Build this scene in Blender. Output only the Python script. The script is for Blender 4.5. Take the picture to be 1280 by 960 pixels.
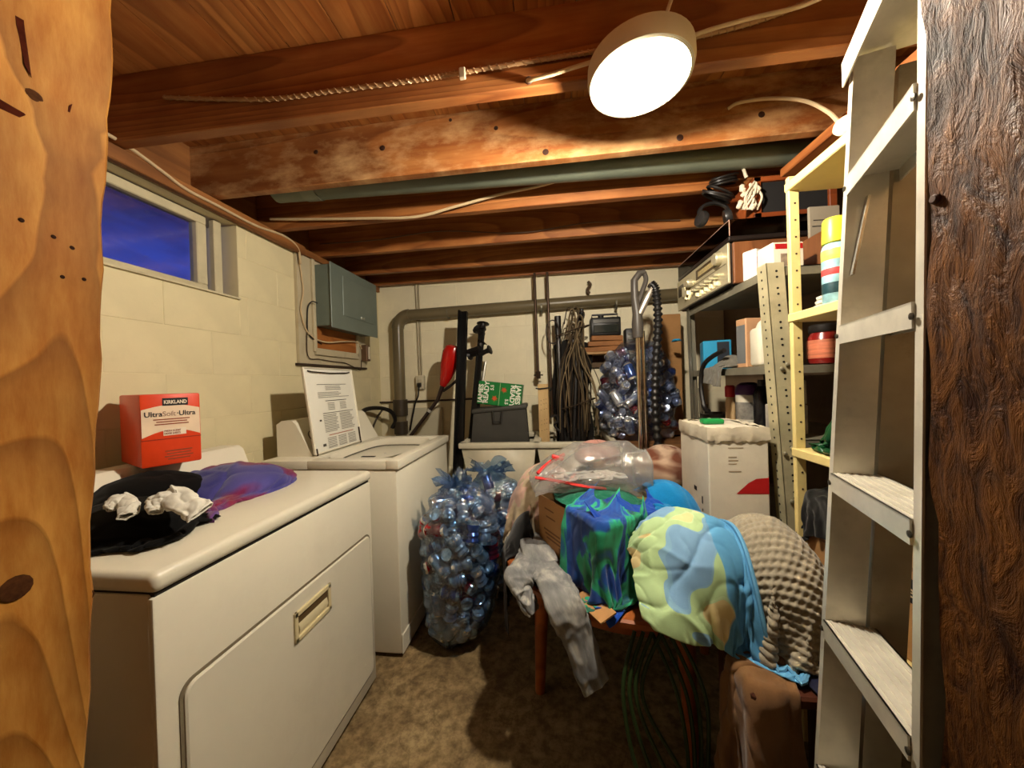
import bpy, bmesh, math, random
import numpy as np
from mathutils import Vector, Matrix, Euler
for o in list(bpy.data.objects): bpy.data.objects.remove(o)
scene = bpy.context.scene
COL = scene.collection
random.seed(7); RNG = np.random.default_rng(7)
rad = math.radians

# ------------------------------------------------------------------ camera, world, exposure
F_PX, CAM_H, YAW, ROLL = 440.0, 1.28, 7.0, 1.8
_f = np.array([-math.sin(rad(YAW)), math.cos(rad(YAW)), 0]); _r = np.array([math.cos(rad(YAW)), math.sin(rad(YAW)), 0]); _u = np.array([0, 0, 1.])
CR = _r*math.cos(rad(ROLL)) - _u*math.sin(rad(ROLL)); _u2 = _u*math.cos(rad(ROLL)) + _r*math.sin(rad(ROLL))
PIT = math.atan(2.0/F_PX)
CF = _f*math.cos(PIT) - _u2*math.sin(PIT); CU = _u2*math.cos(PIT) + _f*math.sin(PIT)
cam = bpy.data.cameras.new('camera'); camo = bpy.data.objects.new('camera', cam); COL.objects.link(camo)
m = Matrix(((CR[0], CU[0], -CF[0], 0), (CR[1], CU[1], -CF[1], 0), (CR[2], CU[2], -CF[2], CAM_H), (0, 0, 0, 1)))
camo.matrix_world = m
cam.sensor_width = 36.0; cam.lens = 36.0*F_PX/1280.0; cam.clip_start = 0.02
scene.camera = camo
scene.view_settings.view_transform = 'Standard'; scene.view_settings.look = 'None'
scene.view_settings.gamma = 1.0; scene.view_settings.use_curve_mapping = False
scene.view_settings.exposure = 3.12
scene.cycles.diffuse_bounces = 2
BULB = 300.0            # emission of the ceiling lamp's bulb
world = bpy.data.worlds.new('World'); scene.world = world; world.use_nodes = True
_wt = world.node_tree; _bg = _wt.nodes['Background']; _bg.inputs[1].default_value = 0.10     # dusk sky: blue at the horizon, violet above
_tc = _wt.nodes.new('ShaderNodeTexCoord'); _sp = _wt.nodes.new('ShaderNodeSeparateXYZ'); _rp = _wt.nodes.new('ShaderNodeValToRGB')
_wt.links.new(_tc.outputs['Generated'], _sp.inputs[0]); _wt.links.new(_sp.outputs[2], _rp.inputs[0]); _wt.links.new(_rp.outputs[0], _bg.inputs[0])
_rp.color_ramp.elements[0].position = .20; _rp.color_ramp.elements[0].color = (.09, .16, .75, 1); _rp.color_ramp.elements[1].position = .36; _rp.color_ramp.elements[1].color = (.065, .05, .17, 1)

def at(px, py, **k):
    """measured image point (1280x960) on a plane x=, y= or z= -> a place in the room"""
    a, v = list(k.items())[0]; i = 'xyz'.index(a)
    d = CF + CR*(px-640)/F_PX - CU*(py-480)/F_PX
    o = np.array([0, 0, CAM_H]); t = (v-o[i])/d[i]
    return Vector(o+d*t)

# ------------------------------------------------------------------ materials
def lin(c):
    c = [x/255.0 for x in c]
    return tuple([x/12.92 if x <= .04045 else ((x+.055)/1.055)**2.4 for x in c]) + (1.0,)
_mats = {}
class NT:
    def __init__(s, name):
        s.m = bpy.data.materials.new(name); s.m.use_nodes = True; s.t = s.m.node_tree; s.b = s.t.nodes['Principled BSDF']; s.out = s.t.nodes['Material Output']
        s._tc = None
    def n(s, typ, **k):
        nd = s.t.nodes.new('ShaderNode'+typ)
        for a, v in k.items(): setattr(nd, a, v)
        return nd
    def l(s, a, b): s.t.links.new(a, b)
    def coord(s, which='Object', scale=(1, 1, 1), rot=(0, 0, 0), loc=(0, 0, 0)):
        if s._tc is None: s._tc = s.n('TexCoord')
        mp = s.n('Mapping'); mp.inputs['Scale'].default_value = scale; mp.inputs['Rotation'].default_value = rot; mp.inputs['Location'].default_value = loc
        s.l(s._tc.outputs[which], mp.inputs[0]); return mp.outputs[0]
    def noise(s, vec, scale, detail=4, rough=.55, dist=0):
        nd = s.n('TexNoise'); nd.inputs['Scale'].default_value = scale; nd.inputs['Detail'].default_value = detail; nd.inputs['Roughness'].default_value = rough; nd.inputs['Distortion'].default_value = dist
        s.l(vec, nd.inputs['Vector']); return nd.outputs['Fac']
    def ramp(s, fac, stops, interp='LINEAR'):
        r = s.n('ValToRGB'); cr = r.color_ramp; cr.interpolation = interp
        while len(cr.elements) > 1: cr.elements.remove(cr.elements[-1])
        for i, (p, c) in enumerate(stops):
            e = cr.elements[0] if i == 0 else cr.elements.new(p)
            e.position = p; e.color = c if len(c) == 4 else tuple(c)+(1,)
        s.l(fac, r.inputs[0]); return r.outputs[0]
    def mix(s, fac, a, b, mode='MIX'):
        mx = s.n('Mix', data_type='RGBA', blend_type=mode)
        for sock, v in ((mx.inputs[0], fac), (mx.inputs[6], a), (mx.inputs[7], b)):
            if hasattr(v, 'is_output'): s.l(v, sock)
            else: sock.default_value = v
        return mx.outputs[2]
    def math(s, op, a, b=0.0, c=0.0):
        nd = s.n('Math', operation=op)
        for i, v in enumerate((a, b, c)):
            if hasattr(v, 'is_output'): s.l(v, nd.inputs[i])
            else: nd.inputs[i].default_value = v
        return nd.outputs[0]
    def bump(s, h, strength=.3, dist=.01):
        b = s.n('Bump'); b.inputs['Strength'].default_value = strength; b.inputs['Distance'].default_value = dist
        s.l(h, b.inputs['Height']); s.l(b.outputs[0], s.b.inputs['Normal']); return b
    def base(s, v):
        if hasattr(v, 'is_output'): s.l(v, s.b.inputs['Base Color'])
        else: s.b.inputs['Base Color'].default_value = v
    def rough(s, v, metal=0, spec=.5):
        if hasattr(v, 'is_output'): s.l(v, s.b.inputs['Roughness'])
        else: s.b.inputs['Roughness'].default_value = v
        s.b.inputs['Metallic'].default_value = metal; s.b.inputs['Specular IOR Level'].default_value = spec

def M(col, rough=.5, metal=0, var=.10, scale=7, bump=0, bscale=60, bdist=.004, spec=.4, stretch=(1, 1, 1), dirt=0, dirtcol=(70, 55, 40), coat=0, trans=0):
    key = ('M', col, rough, metal, var, scale, bump, bscale, bdist, spec, stretch, dirt, dirtcol, coat, trans)
    if key in _mats: return _mats[key]
    t = NT('mat_%03d' % len(_mats)); v = t.coord(scale=stretch)
    c = lin(col); a = tuple(max(0, x*(1-var)) for x in c[:3])+(1,); b = tuple(min(1, x*(1+var)) for x in c[:3])+(1,)
    f = t.noise(v, scale, 5); cc = t.mix(t.ramp(f, [(.3, (0, 0, 0, 1)), (.7, (1, 1, 1, 1))]), a, b)
    if dirt:
        d = t.noise(t.coord(scale=stretch, loc=(3, 5, 1)), scale*.7, 8, .7)
        cc = t.mix(t.ramp(d, [(.55, (0, 0, 0, 1)), (.75, (dirt, dirt, dirt, 1))]), cc, lin(dirtcol))
    t.base(cc); t.rough(rough, metal, spec)
    if bump: t.bump(t.noise(v, bscale, 4), bump, bdist)
    if coat: t.b.inputs['Coat Weight'].default_value = coat
    if trans: t.b.inputs['Transmission Weight'].default_value = trans
    _mats[key] = t.m; return t.m

def wood(dark, mid, light, axis='x', ring=14, knots=.0, rough=.6, bump=.25, streak=26, seed=0, spec=.35, fine=1.0, coat=0, k=.09):
    key = ('W', dark, mid, light, axis, ring, knots, rough, bump, streak, seed, k, spec)
    if key in _mats: return _mats[key]
    t = NT('wood_%03d' % len(_mats))
    sc = {'x': (k, 1, 1), 'y': (1, k, 1), 'z': (1, 1, k)}[axis]
    oi = t.n('ObjectInfo'); add = t.n('VectorMath', operation='ADD'); sc2 = t.n('VectorMath', operation='SCALE'); cmb = t.n('CombineXYZ')
    t.l(oi.outputs['Random'], cmb.inputs[0]); t.l(oi.outputs['Random'], cmb.inputs[1]); t.l(oi.outputs['Random'], cmb.inputs[2])
    t.l(cmb.outputs[0], sc2.inputs[0]); sc2.inputs[3].default_value = 9.0
    t.l(t.coord(scale=sc, loc=(seed*1.3, seed*.7, seed*2.1)), add.inputs[0]); t.l(sc2.outputs[0], add.inputs[1]); v = add.outputs[0]
    warp = t.noise(v, 5, 3)
    ringv = t.math('FRACT', t.math('MULTIPLY', t.noise(v, 2.2, 1.5, .4), ring))
    rr = t.ramp(ringv, [(0, (1, 1, 1, 1)), (.75, (.35, .35, .35, 1)), (.93, (0, 0, 0, 1)), (1, (1, 1, 1, 1))])
    st = t.noise(v, streak, 6, .65)
    c1 = t.mix(t.ramp(st, [(.3, (0, 0, 0, 1)), (.7, (1, 1, 1, 1))]), lin(mid), lin(light))
    c2 = t.mix(rr, lin(dark), c1)
    col = t.mix(.5*fine, c1, c2)
    big = t.noise(t.coord(scale=(1, 1, 1)), 3, 4)
    col = t.mix(t.ramp(big, [(.4, (0, 0, 0, 1)), (.72, (.45, .45, .45, 1))]), col, lin(dark))
    if knots:
        vo = t.n('TexVoronoi'); vo.inputs['Scale'].default_value = knots
        ks = {'x': (.5, 1, 1), 'y': (1, .5, 1), 'z': (1, 1, .5)}[axis]
        t.l(t.coord(scale=ks, loc=(seed, seed*.37, seed*.11)), vo.inputs['Vector'])
        kf = t.ramp(vo.outputs['Distance'], [(0, (1, 1, 1, 1)), (.03, (.9, .9, .9, 1)), (.05, (.25, .25, .25, 1)), (.11, (0, 0, 0, 1))])
        col = t.mix(kf, col, lin(tuple(int(x*.35) for x in dark)))
    t.base(col); t.rough(rough, 0, spec)
    if bump: t.bump(t.math('ADD', st, t.math('MULTIPLY', rr, .4)), bump, .004)
    if coat: t.b.inputs['Coat Weight'].default_value = coat
    _mats[key] = t.m; return t.m

def emission(col, strength):
    t = NT('glow'); e = t.n('Emission'); e.inputs[0].default_value = col; e.inputs[1].default_value = strength
    t.l(e.outputs[0], t.out.inputs[0]); return t.m

def film(tint, gloss=.12, rough=.12, wr=40, wstr=.5, haze=0.0, hazecol=(200, 205, 210)):
    """thin tinted plastic film: see-through, shiny, wrinkled"""
    t = NT('film'); tr = t.n('BsdfTransparent'); gl = t.n('BsdfGlossy'); gl.inputs['Roughness'].default_value = rough
    v = t.coord(); nz = t.noise(v, wr, 5, .6, .8)
    bp = t.n('Bump'); bp.inputs['Strength'].default_value = wstr; bp.inputs['Distance'].default_value = .01; t.l(nz, bp.inputs['Height']); t.l(bp.outputs[0], gl.inputs['Normal'])
    n2 = t.noise(v, 9, 4, .6)
    t.l(t.mix(t.ramp(n2, [(.35, (0, 0, 0, 1)), (.7, (1, 1, 1, 1))]), tint, tuple(.5+.5*x for x in tint[:3])+(1,)), tr.inputs[0])
    fr = t.n('LayerWeight'); fr.inputs['Blend'].default_value = .35; t.l(bp.outputs[0], fr.inputs['Normal'])
    mx = t.n('MixShader'); t.l(t.math('MINIMUM', t.math('ADD', t.math('MULTIPLY', fr.outputs['Facing'], .5), gloss), .8), mx.inputs[0])
    t.l(tr.outputs[0], mx.inputs[1]); t.l(gl.outputs[0], mx.inputs[2]); last = mx.outputs[0]
    if haze:
        df = t.n('BsdfDiffuse'); df.inputs[0].default_value = lin(hazecol); tl = t.n('BsdfTranslucent'); tl.inputs[0].default_value = lin(hazecol)
        m0 = t.n('MixShader'); m0.inputs[0].default_value = .5; t.l(df.outputs[0], m0.inputs[1]); t.l(tl.outputs[0], m0.inputs[2])
        m2 = t.n('MixShader'); t.l(t.ramp(n2, [(.3, (haze*.75,)*3+(1,)), (.75, (min(1, haze*1.25),)*3+(1,))]), m2.inputs[0]); t.l(last, m2.inputs[1]); t.l(m0.outputs[0], m2.inputs[2]); last = m2.outputs[0]
    t.l(last, t.out.inputs[0]); return t.m

# ------------------------------------------------------------------ mesh building
def rootloc(p):
    while p.parent: p = p.parent
    return p.location.copy()
class MB:
    def __init__(s): s.v = []; s.f = []; s.uv = {}
    def add(s, vs, fs):
        b = len(s.v); s.v += [tuple(x) for x in vs]; s.f += [tuple(i+b for i in f) for f in fs]; return s
    def box(s, c, size, R=None):
        hx, hy, hz = [x/2 for x in size]; c = Vector(c)
        vs = [Vector((x, y, z)) for x in (-hx, hx) for y in (-hy, hy) for z in (-hz, hz)]
        if R is not None: vs = [R @ v for v in vs]
        return s.add([c+v for v in vs], [(0, 1, 3, 2), (4, 6, 7, 5), (0, 4, 5, 1), (2, 3, 7, 6), (0, 2, 6, 4), (1, 5, 7, 3)])
    def mm(s, a, b):
        a = Vector(a); b = Vector(b); return s.box((a+b)/2, [abs(q) for q in (b-a)])
    def rbox(s, c, size, r=.01, seg=2, R=None):
        bm = bmesh.new(); bmesh.ops.create_cube(bm, size=1)
        for v in bm.verts: v.co = Vector((v.co.x*size[0], v.co.y*size[1], v.co.z*size[2]))
        bmesh.ops.bevel(bm, geom=list(bm.edges), offset=r, segments=seg, profile=.5, affect='EDGES')
        bm.verts.index_update(); c = Vector(c)
        vs = [c + (R @ v.co if R is not None else v.co) for v in bm.verts]; fs = [[v.index for v in f.verts] for f in bm.faces]; bm.free()
        return s.add(vs, fs)
    def tube(s, pts, r, seg=8, cap=True, flat=1.0):
        pts = [Vector(p) for p in pts]; n = len(pts); rs = r if isinstance(r, (list, tuple)) else [r]*n
        rings = []; up = None
        for i, p in enumerate(pts):
            t = (pts[min(i+1, n-1)]-pts[max(i-1, 0)]);
            t = t.normalized() if t.length > 1e-9 else Vector((0, 0, 1))
            if up is None: up = Vector((0, 0, 1)) if abs(t.z) < .9 else Vector((1, 0, 0))
            a = (up - t*up.dot(t));
            a = a.normalized() if a.length > 1e-6 else t.orthogonal().normalized()
            b = t.cross(a); up = a
            rings.append([p+(a*math.cos(2*math.pi*k/seg)*flat+b*math.sin(2*math.pi*k/seg))*rs[i] for k in range(seg)])
        vs = [v for rg in rings for v in rg]
        fs = [(i*seg+k, i*seg+(k+1) % seg, (i+1)*seg+(k+1) % seg, (i+1)*seg+k) for i in range(n-1) for k in range(seg)]
        if cap: fs += [tuple(range(seg-1, -1, -1)), tuple((n-1)*seg+k for k in range(seg))]
        return s.add(vs, fs)
    def cyl(s, a, b, r, seg=16, r2=None): return s.tube([a, b], [r, r if r2 is None else r2], seg)
    def lathe(s, prof, c=(0, 0, 0), seg=24, axis=None, sx=1, sy=1):
        c = Vector(c); q = Vector((0, 0, 1)).rotation_difference(Vector(axis).normalized()) if axis is not None else None
        vs = []
        for r, z in prof:
            for k in range(seg):
                a = 2*math.pi*k/seg; v = Vector((r*math.cos(a)*sx, r*math.sin(a)*sy, z)); vs.append(c+(q @ v if q else v))
        n = len(prof)
        fs = [(i*seg+k, i*seg+(k+1) % seg, (i+1)*seg+(k+1) % seg, (i+1)*seg+k) for i in range(n-1) for k in range(seg)]
        if prof[0][0] > 1e-5: fs.append(tuple(range(seg-1, -1, -1)))
        if prof[-1][0] > 1e-5: fs.append(tuple((n-1)*seg+k for k in range(seg)))
        return s.add(vs, fs)
    def prism(s, poly, a, b):
        """closed 2-D outline given as 3-D points, swept by vector from offset a to offset b"""
        a = Vector(a); b = Vector(b); n = len(poly); P = [Vector(p) for p in poly]
        return s.add([p+a for p in P]+[p+b for p in P], [tuple(range(n-1, -1, -1)), tuple(range(n, 2*n))]+[(i, (i+1) % n, n+(i+1) % n, n+i) for i in range(n)])
    def build(s, name, mat, parent=None, smooth=35, local=False, kind=None, mi=None):
        me = bpy.data.meshes.new(name); vs = s.v
        if parent is not None and not local:
            L = rootloc(parent); vs = [(x-L.x, y-L.y, z-L.z) for x, y, z in vs]
        me.from_pydata(vs, [], s.f)
        for mm_ in (mat if isinstance(mat, (list, tuple)) else [mat]): me.materials.append(mm_)
        if mi: me.polygons.foreach_set('material_index', mi)
        bm = bmesh.new(); bm.from_mesh(me); bmesh.ops.recalc_face_normals(bm, faces=bm.faces); bm.to_mesh(me); bm.free()
        if smooth:
            me.polygons.foreach_set('use_smooth', [True]*len(me.polygons)); me.set_sharp_from_angle(angle=rad(smooth))
        me.update(); o = bpy.data.objects.new(name, me); COL.objects.link(o)
        if parent is not None: o.parent = parent
        if kind: o['kind'] = kind
        return o
def tag(o, label, cat, group=None):
    o['label'] = label; o['category'] = cat
    if group: o['group'] = group
    return o
def thing(name, label, cat, loc=(0, 0, 0), rotz=0, group=None):
    o = bpy.data.objects.new(name, None); COL.objects.link(o); o.empty_display_size = .05
    o.location = Vector(loc); o.rotation_euler = (0, 0, rotz); return tag(o, label, cat, group)
def struct(o): o['kind'] = 'structure'; return o
def bez(pts, n=8):
    """smooth curve through the points"""
    P = [Vector(p) for p in pts]; out = []
    for i in range(len(P)-1):
        a, b = P[i], P[i+1]; pa = P[max(0, i-1)]; nb = P[min(len(P)-1, i+2)]
        for k in range(n):
            t = k/n; out.append(.5*((2*a)+(b-pa)*t+(2*pa-5*a+4*b-nb)*t*t+(-pa+3*a-3*b+nb)*t**3))
    return out+[P[-1]]
def text_part(s, size, origin, xdir, ydir, mat, parent, name='lettering', depth=.0008, bold=0, align='LEFT', sx=1.0):
    cu = bpy.data.curves.new('txt', 'FONT'); cu.body = s; cu.size = size; cu.extrude = depth/2; cu.offset = bold; cu.align_x = align; cu.resolution_u = 3
    ob = bpy.data.objects.new('txt', cu); COL.objects.link(ob)
    me = bpy.data.meshes.new_from_object(ob.evaluated_get(bpy.context.evaluated_depsgraph_get())); bpy.data.objects.remove(ob)
    X = Vector(xdir).normalized(); Y = Vector(ydir).normalized(); Z = X.cross(Y); L = rootloc(parent); O = Vector(origin)
    for v in me.vertices: v.co = O+X*v.co.x*sx+Y*v.co.y+Z*v.co.z-L
    me.materials.clear(); me.materials.append(mat); me.name = name
    o = bpy.data.objects.new(name, me); COL.objects.link(o); o.parent = parent; return o
# ------------------------------------------------------------------ the room
XL, XR, YB, YF = -1.57, 1.36, 3.02, 0.50
ZJ = 2.17; JH = .235
paint = M((226, 212, 170), .55, 0, .05, 5, .12, 90, .003, dirt=.25, dirtcol=(170, 148, 108))
def concrete():
    t = NT('concrete'); v = t.coord()
    a = t.noise(v, 3, 8, .65); b = t.noise(v, 24, 6, .7); c = t.noise(v, 1.3, 3)
    col = t.ramp(a, [(.3, lin((96, 78, 52))), (.5, lin((150, 126, 88))), (.7, lin((178, 154, 112)))])
    col = t.mix(t.ramp(b, [(.38, (.7, .7, .7, 1)), (.6, (0, 0, 0, 1))]), col, lin((88, 70, 46)))
    vo = t.n('TexVoronoi', feature='DISTANCE_TO_EDGE'); vo.inputs['Scale'].default_value = 1.6
    wv = t.n('VectorMath', operation='ADD'); t.l(v, wv.inputs[0]); nn = t.n('TexNoise'); nn.inputs['Scale'].default_value = 6; t.l(v, nn.inputs['Vector']); t.l(nn.outputs['Color'], wv.inputs[1]); t.l(wv.outputs[0], vo.inputs['Vector'])
    col = t.mix(t.ramp(vo.outputs['Distance'], [(0, (.3, .3, .3, 1)), (.012, (0, 0, 0, 1))]), col, lin((60, 46, 30)))
    t.base(col); t.rough(.85, 0, .2); t.bump(t.math('ADD', a, t.math('MULTIPLY', b, .4)), .5, .01); return t.m
fl = struct(MB().mm((XL-.2, -2.2, -.1), (XR+.15, 3.3, 0)).build('floor', concrete()))

def blocks(wall, u0, u1, z0, z1, hole, place, mat, bl=.40, bh=.20):
    """painted concrete blocks in running bond as children of a wall; place(u, z) -> world box corners"""
    cache = {}
    row = 0; z = z0
    while z < z1-.02:
        h = min(bh, z1-z); u = u0-(bl/2 if row % 2 else 0)-.07
        while u < u1:
            a, b = max(u, u0), min(u+bl, u1); parts = [(a, b, z, z+h)]
            if hole:
                ha, hb, hz0, hz1 = hole
                if z < hz1-.005 and z+h > hz0+.005 and a < hb and b > ha:
                    parts = []
                    if a < ha: parts.append((a, ha, z, z+h))
                    if b > hb: parts.append((hb, b, z, z+h))
                    m0, m1 = max(a, ha), min(b, hb)
                    if z < hz0-.01: parts.append((m0, m1, z, hz0))
                    if z+h > hz1+.01: parts.append((m0, m1, hz1, z+h))
            for (p, q, c, d) in parts:
                if q-p < .03 or d-c < .02: continue
                key = (round(q-p, 3), round(d-c, 3))
                if key not in cache:
                    mbk = MB().rbox((0, 0, 0), place(key, None), .0022, 1); me = mbk.build('block', mat, None); cache[key] = me.data; bpy.data.objects.remove(me)
                o = bpy.data.objects.new('block', cache[key]); COL.objects.link(o); o.parent = wall
                j = random.uniform(-.0009, .0009); o.location = Vector(place(((p+q)/2, (c+d)/2), j))-wall.location
            u += bl
        z += bh; row += 1
J = .0016   # joint width
# left wall (x = XL), with the window hole
WY0, WY1, WZ0, WZ1 = .62, 1.60, 1.74, 2.12
wl = MB()
wl.mm((XL-.2, -2.2, 0), (XL-.003, WY0, 2.14)).mm((XL-.2, WY1, 0), (XL-.003, YB+.2, 2.14)).mm((XL-.2, WY0, 0), (XL-.003, WY1, WZ0)).mm((XL-.2, WY0, WZ1), (XL-.003, WY1, 2.14))
wall_left = struct(wl.build('wall_left', paint))
blocks(wall_left, .52, YB, -.04, 2.13, (WY0, WY1, WZ0, WZ1), lambda a, j: (.010, a[0]-J, a[1]-J) if j is None else (XL-.0065+j, a[0], a[1]), paint)
# back wall
paint_b = M((242, 230, 196), .55, 0, .05, 5, .12, 90, .003, dirt=.25, dirtcol=(180, 158, 118))
wall_back = struct(MB().mm((XL-.2, YB+.003, 0), (XR+.2, YB+.2, 2.37)).build('wall_back', paint_b))
blocks(wall_back, XL, XR, -.04, 2.36, None, lambda a, j: (a[0]-J, .010, a[1]-J) if j is None else (a[0], YB+.0065+j, a[1]), paint_b)
struct(MB().mm((XR, -2.2, 0), (XR+.15, YB+.2, 2.43)).build('wall_right', M((120, 96, 70), .7, 0, .15, 4, .2)))
rim_wood = wood((84, 46, 20), (142, 88, 44), (176, 116, 62), 'y', 10, 2.0, .6)
# partition either side of the doorway, and the other half of the cellar behind the camera
stud_m = wood((72, 30, 4), (158, 94, 26), (198, 142, 66), 'z', 46, 0, .65, .3, 30, 3, k=.22, fine=1.0, spec=.12)
plain = M((150, 120, 84), .8, 0, .1, 4)
struct(MB().mm((XL, .38, 0), (-.80, .49, ZJ)).build('wall_front', plain))
struct(MB().mm((.62, .38, 0), (XR, .49, ZJ)).build('wall_entry', plain))
struct(MB().mm((XL-.2, -2.3, 0), (XR+.15, -2.2, 2.45)).build('wall_rear', plain))
def stud(name, x0, x1, y0, y1, mat, inner, seed, chips):
    """rough-sawn upright with uneven arrises"""
    rng = np.random.default_rng(seed); nz = 60; b = MB(); ring = []
    for i in range(nz+1):
        z = ZJ*i/nz; w = rng.normal(0, .0012, 4)
        e = chips(z)
        cs = [(x0, y0), (x1, y0), (x1, y1), (x0, y1)]
        if inner > 0: pts = [(x0, y0), (x1+w[0], y0), (x1+w[1], y1-e-.006), (x1-.006+w[1], y1-e), (x0, y1-e)]
        else: pts = [(x1, y1-e), (x0+.006+w[0], y1-e), (x0+w[0], y1-e-.006), (x0+w[1], y0), (x1, y0)]
        ring += [(p[0], p[1], z) for p in pts]
    n = 5; fs = [(i*n+k, i*n+(k+1) % n, (i+1)*n+(k+1) % n, (i+1)*n+k) for i in range(nz) for k in range(n)]
    fs += [tuple(range(n)), tuple(nz*n+k for k in range(n))]
    return struct(b.add(ring, fs).build(name, mat, None, 30))
def chipL(z): return max(0, .004+.056*(1.93-z))+.0025*math.sin(z*13)+.0015*math.sin(z*37)
stL = stud('trim_1', -.80, -.715, .30, .515, stud_m, 1, 3, chipL)
rough_m = None
def rough_post():
    t = NT('rough_post'); v = t.coord(scale=(1, 1, .35)); a = t.noise(v, 38, 6, .7, 1.2); b = t.noise(t.coord(scale=(1, 1, .12)), 60, 5, .6); k = t.noise(t.coord(), 7, 3)
    col = t.mix(t.ramp(a, [(.35, (0, 0, 0, 1)), (.65, (1, 1, 1, 1))]), lin((42, 17, 4)), lin((108, 66, 24)))
    col = t.mix(t.ramp(k, [(.58, (0, 0, 0, 1)), (.7, (.7, .7, .7, 1))]), col, lin((22, 9, 3)))
    t.base(col); t.rough(t.ramp(k, [(.3, (.42, .42, .42, 1)), (.7, (.65, .65, .65, 1))]), 0, .18); t.bump(t.math('ADD', t.math('MULTIPLY', a, 1.0), t.math('MULTIPLY', b, .6)), .8, .012); return t.m
stR = stud('trim_2', .475, .60, .22, .515, rough_post(), -1, 5, lambda z: .004*math.sin(z*9)+.003*math.sin(z*31))
# knots and bolt stubs on the uprights
for px, py, r in ((43, 122, .0105), (27, 275, .003), (67, 296, .003), (90, 310, .0035), (31, 329, .0035), (105, 349, .003), (78, 346, .003), (20, 735, .016), (110, 745, .008)):
    p = at(px, py, x=-.7146); nm = 'knot' if r > .005 else 'nail_hole'
    MB().lathe([(r, 0), (r*.8, .0006), (r*.4, .0008), (0, .0008)], p, 14, (1, 0, 0)).build(nm, M((66, 36, 14) if r > .005 else (40, 20, 8), .9, 0, .35, 140, spec=.1), stL)
for pts in (((12, -20), (24, -20), (31, 40), (39, 97), (30, 80), (20, 30)), ((-4, 118), (12, 122), (32, 144), (24, 147), (-4, 134)), ((2, 168), (8, 170), (9, 190), (4, 188)), ((86, 132), (90, 130), (82, 158), (80, 156))):
    MB().prism([at(px, py, x=-.7149) for px, py in pts], (0, 0, 0), (.0007, 0, 0)).build('split', M((58, 20, 8), .95, 0, .3, 90, spec=.05), stL, None)
MB().lathe([(.006, 0), (.006, .003), (.004, .005), (0, .005)], (.474, .497, 1.49), 8, (-1, 0, 0)).build('nail_head', M((70, 40, 20), .5), stR)

# ceiling: subfloor boards, joists
ceiling = struct(MB().mm((XL-.2, -2.2, ZJ+JH+.02), (XR+.15, YB+.2, ZJ+JH+.06)).build('ceiling', wood((70, 36, 14), (120, 70, 30), (150, 92, 44), 'y')))
bw = .186; bm_ = wood((92, 40, 12), (160, 88, 36), (198, 132, 68), 'y', 30, 4.0, .5, .2, 22, 1)
x = XL-.1; bmesh_ = MB().mm((-bw/2+.0015, -1.2, 0), (bw/2-.0015, 2.1, .02)).build('subfloor_board', bm_, ceiling); first = True
while x < XR+.1:
    o = bmesh_ if first else bmesh_.copy()
    if not first: COL.objects.link(o)
    first = False; o.location = (x, .92, ZJ+JH); x += bw
def pale_joist():
    """joist timber with rubbed pale patches"""
    m_ = joist_m.copy(); t_ = m_.node_tree; bs = t_.nodes['Principled BSDF']; src = bs.inputs['Base Color'].links[0].from_socket
    tc = t_.nodes.new('ShaderNodeTexCoord'); mp = t_.nodes.new('ShaderNodeMapping'); mp.inputs['Scale'].default_value = (2.2, 1, 5); nz = t_.nodes.new('ShaderNodeTexNoise'); nz.inputs['Scale'].default_value = 1.6; nz.inputs['Detail'].default_value = 9; nz.inputs['Roughness'].default_value = .7
    rp = t_.nodes.new('ShaderNodeValToRGB'); rp.color_ramp.elements[0].position = .46; rp.color_ramp.elements[1].position = .70; rp.color_ramp.elements[1].color = (.75, .75, .75, 1); mx = t_.nodes.new('ShaderNodeMix'); mx.data_type = 'RGBA'
    t_.links.new(tc.outputs['Object'], mp.inputs[0]); t_.links.new(mp.outputs[0], nz.inputs['Vector']); t_.links.new(nz.outputs['Fac'], rp.inputs[0]); t_.links.new(rp.outputs[0], mx.inputs[0]); t_.links.new(src, mx.inputs[6]); mx.inputs[7].default_value = lin((230, 186, 130)); t_.links.new(mx.outputs[2], bs.inputs['Base Color']); return m_
joist_m = wood((84, 34, 10), (154, 86, 38), (194, 130, 72), 'x', 34, 0, .5, .25, 24, 2)
JY = [.64, 1.07, 1.43, 1.79, 2.21, 2.62, 2.93]
for i, y in enumerate(JY):
    jb = MB().rbox((0, 0, JH/2), (XR-XL+.16, .04, JH), .003, 1).build('joist', joist_m, ceiling)
    if i == 2: jb.data.materials[0] = pale_joist()
    jb.location = ((XL+XR)/2, y+.02, ZJ+random.uniform(-.002, .002))
# bridging pieces and the sill on the left wall
sill = struct(MB().mm((XL-.15, .50, 2.13), (XL+.02, YB, ZJ)).build('trim_3', rim_wood))
MB().rbox((XL+.035, 1.28, 2.14), (.03, 1.5, .055), .004, 1).build('sill_plank', rim_wood, sill)
struct(MB().mm((XL-.15, .5, ZJ), (XL-.06, YB, ZJ+JH)).build('trim_4', rim_wood))
# nail holes and knots on joist B (camera side) as small plugs
kn = M((52, 26, 12), .6, 0, .3, 80)
jB = [o for o in ceiling.children if o.name.startswith('joist')][2]
for px, py, r in ((478, 185, .012), (620, 160, .009), (563, 150, .007), (952, 143, .012), (395, 190, .010), (682, 190, .013), (850, 172, .013)):
    p = at(px, py, y=1.43); o = MB().lathe([(r, 0), (r*.8, .002), (0, .0025)], (0, 0, 0), 12, (0, -1, 0)).build('knot', kn, jB); o.location = p-jB.location-ceiling.location

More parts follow.
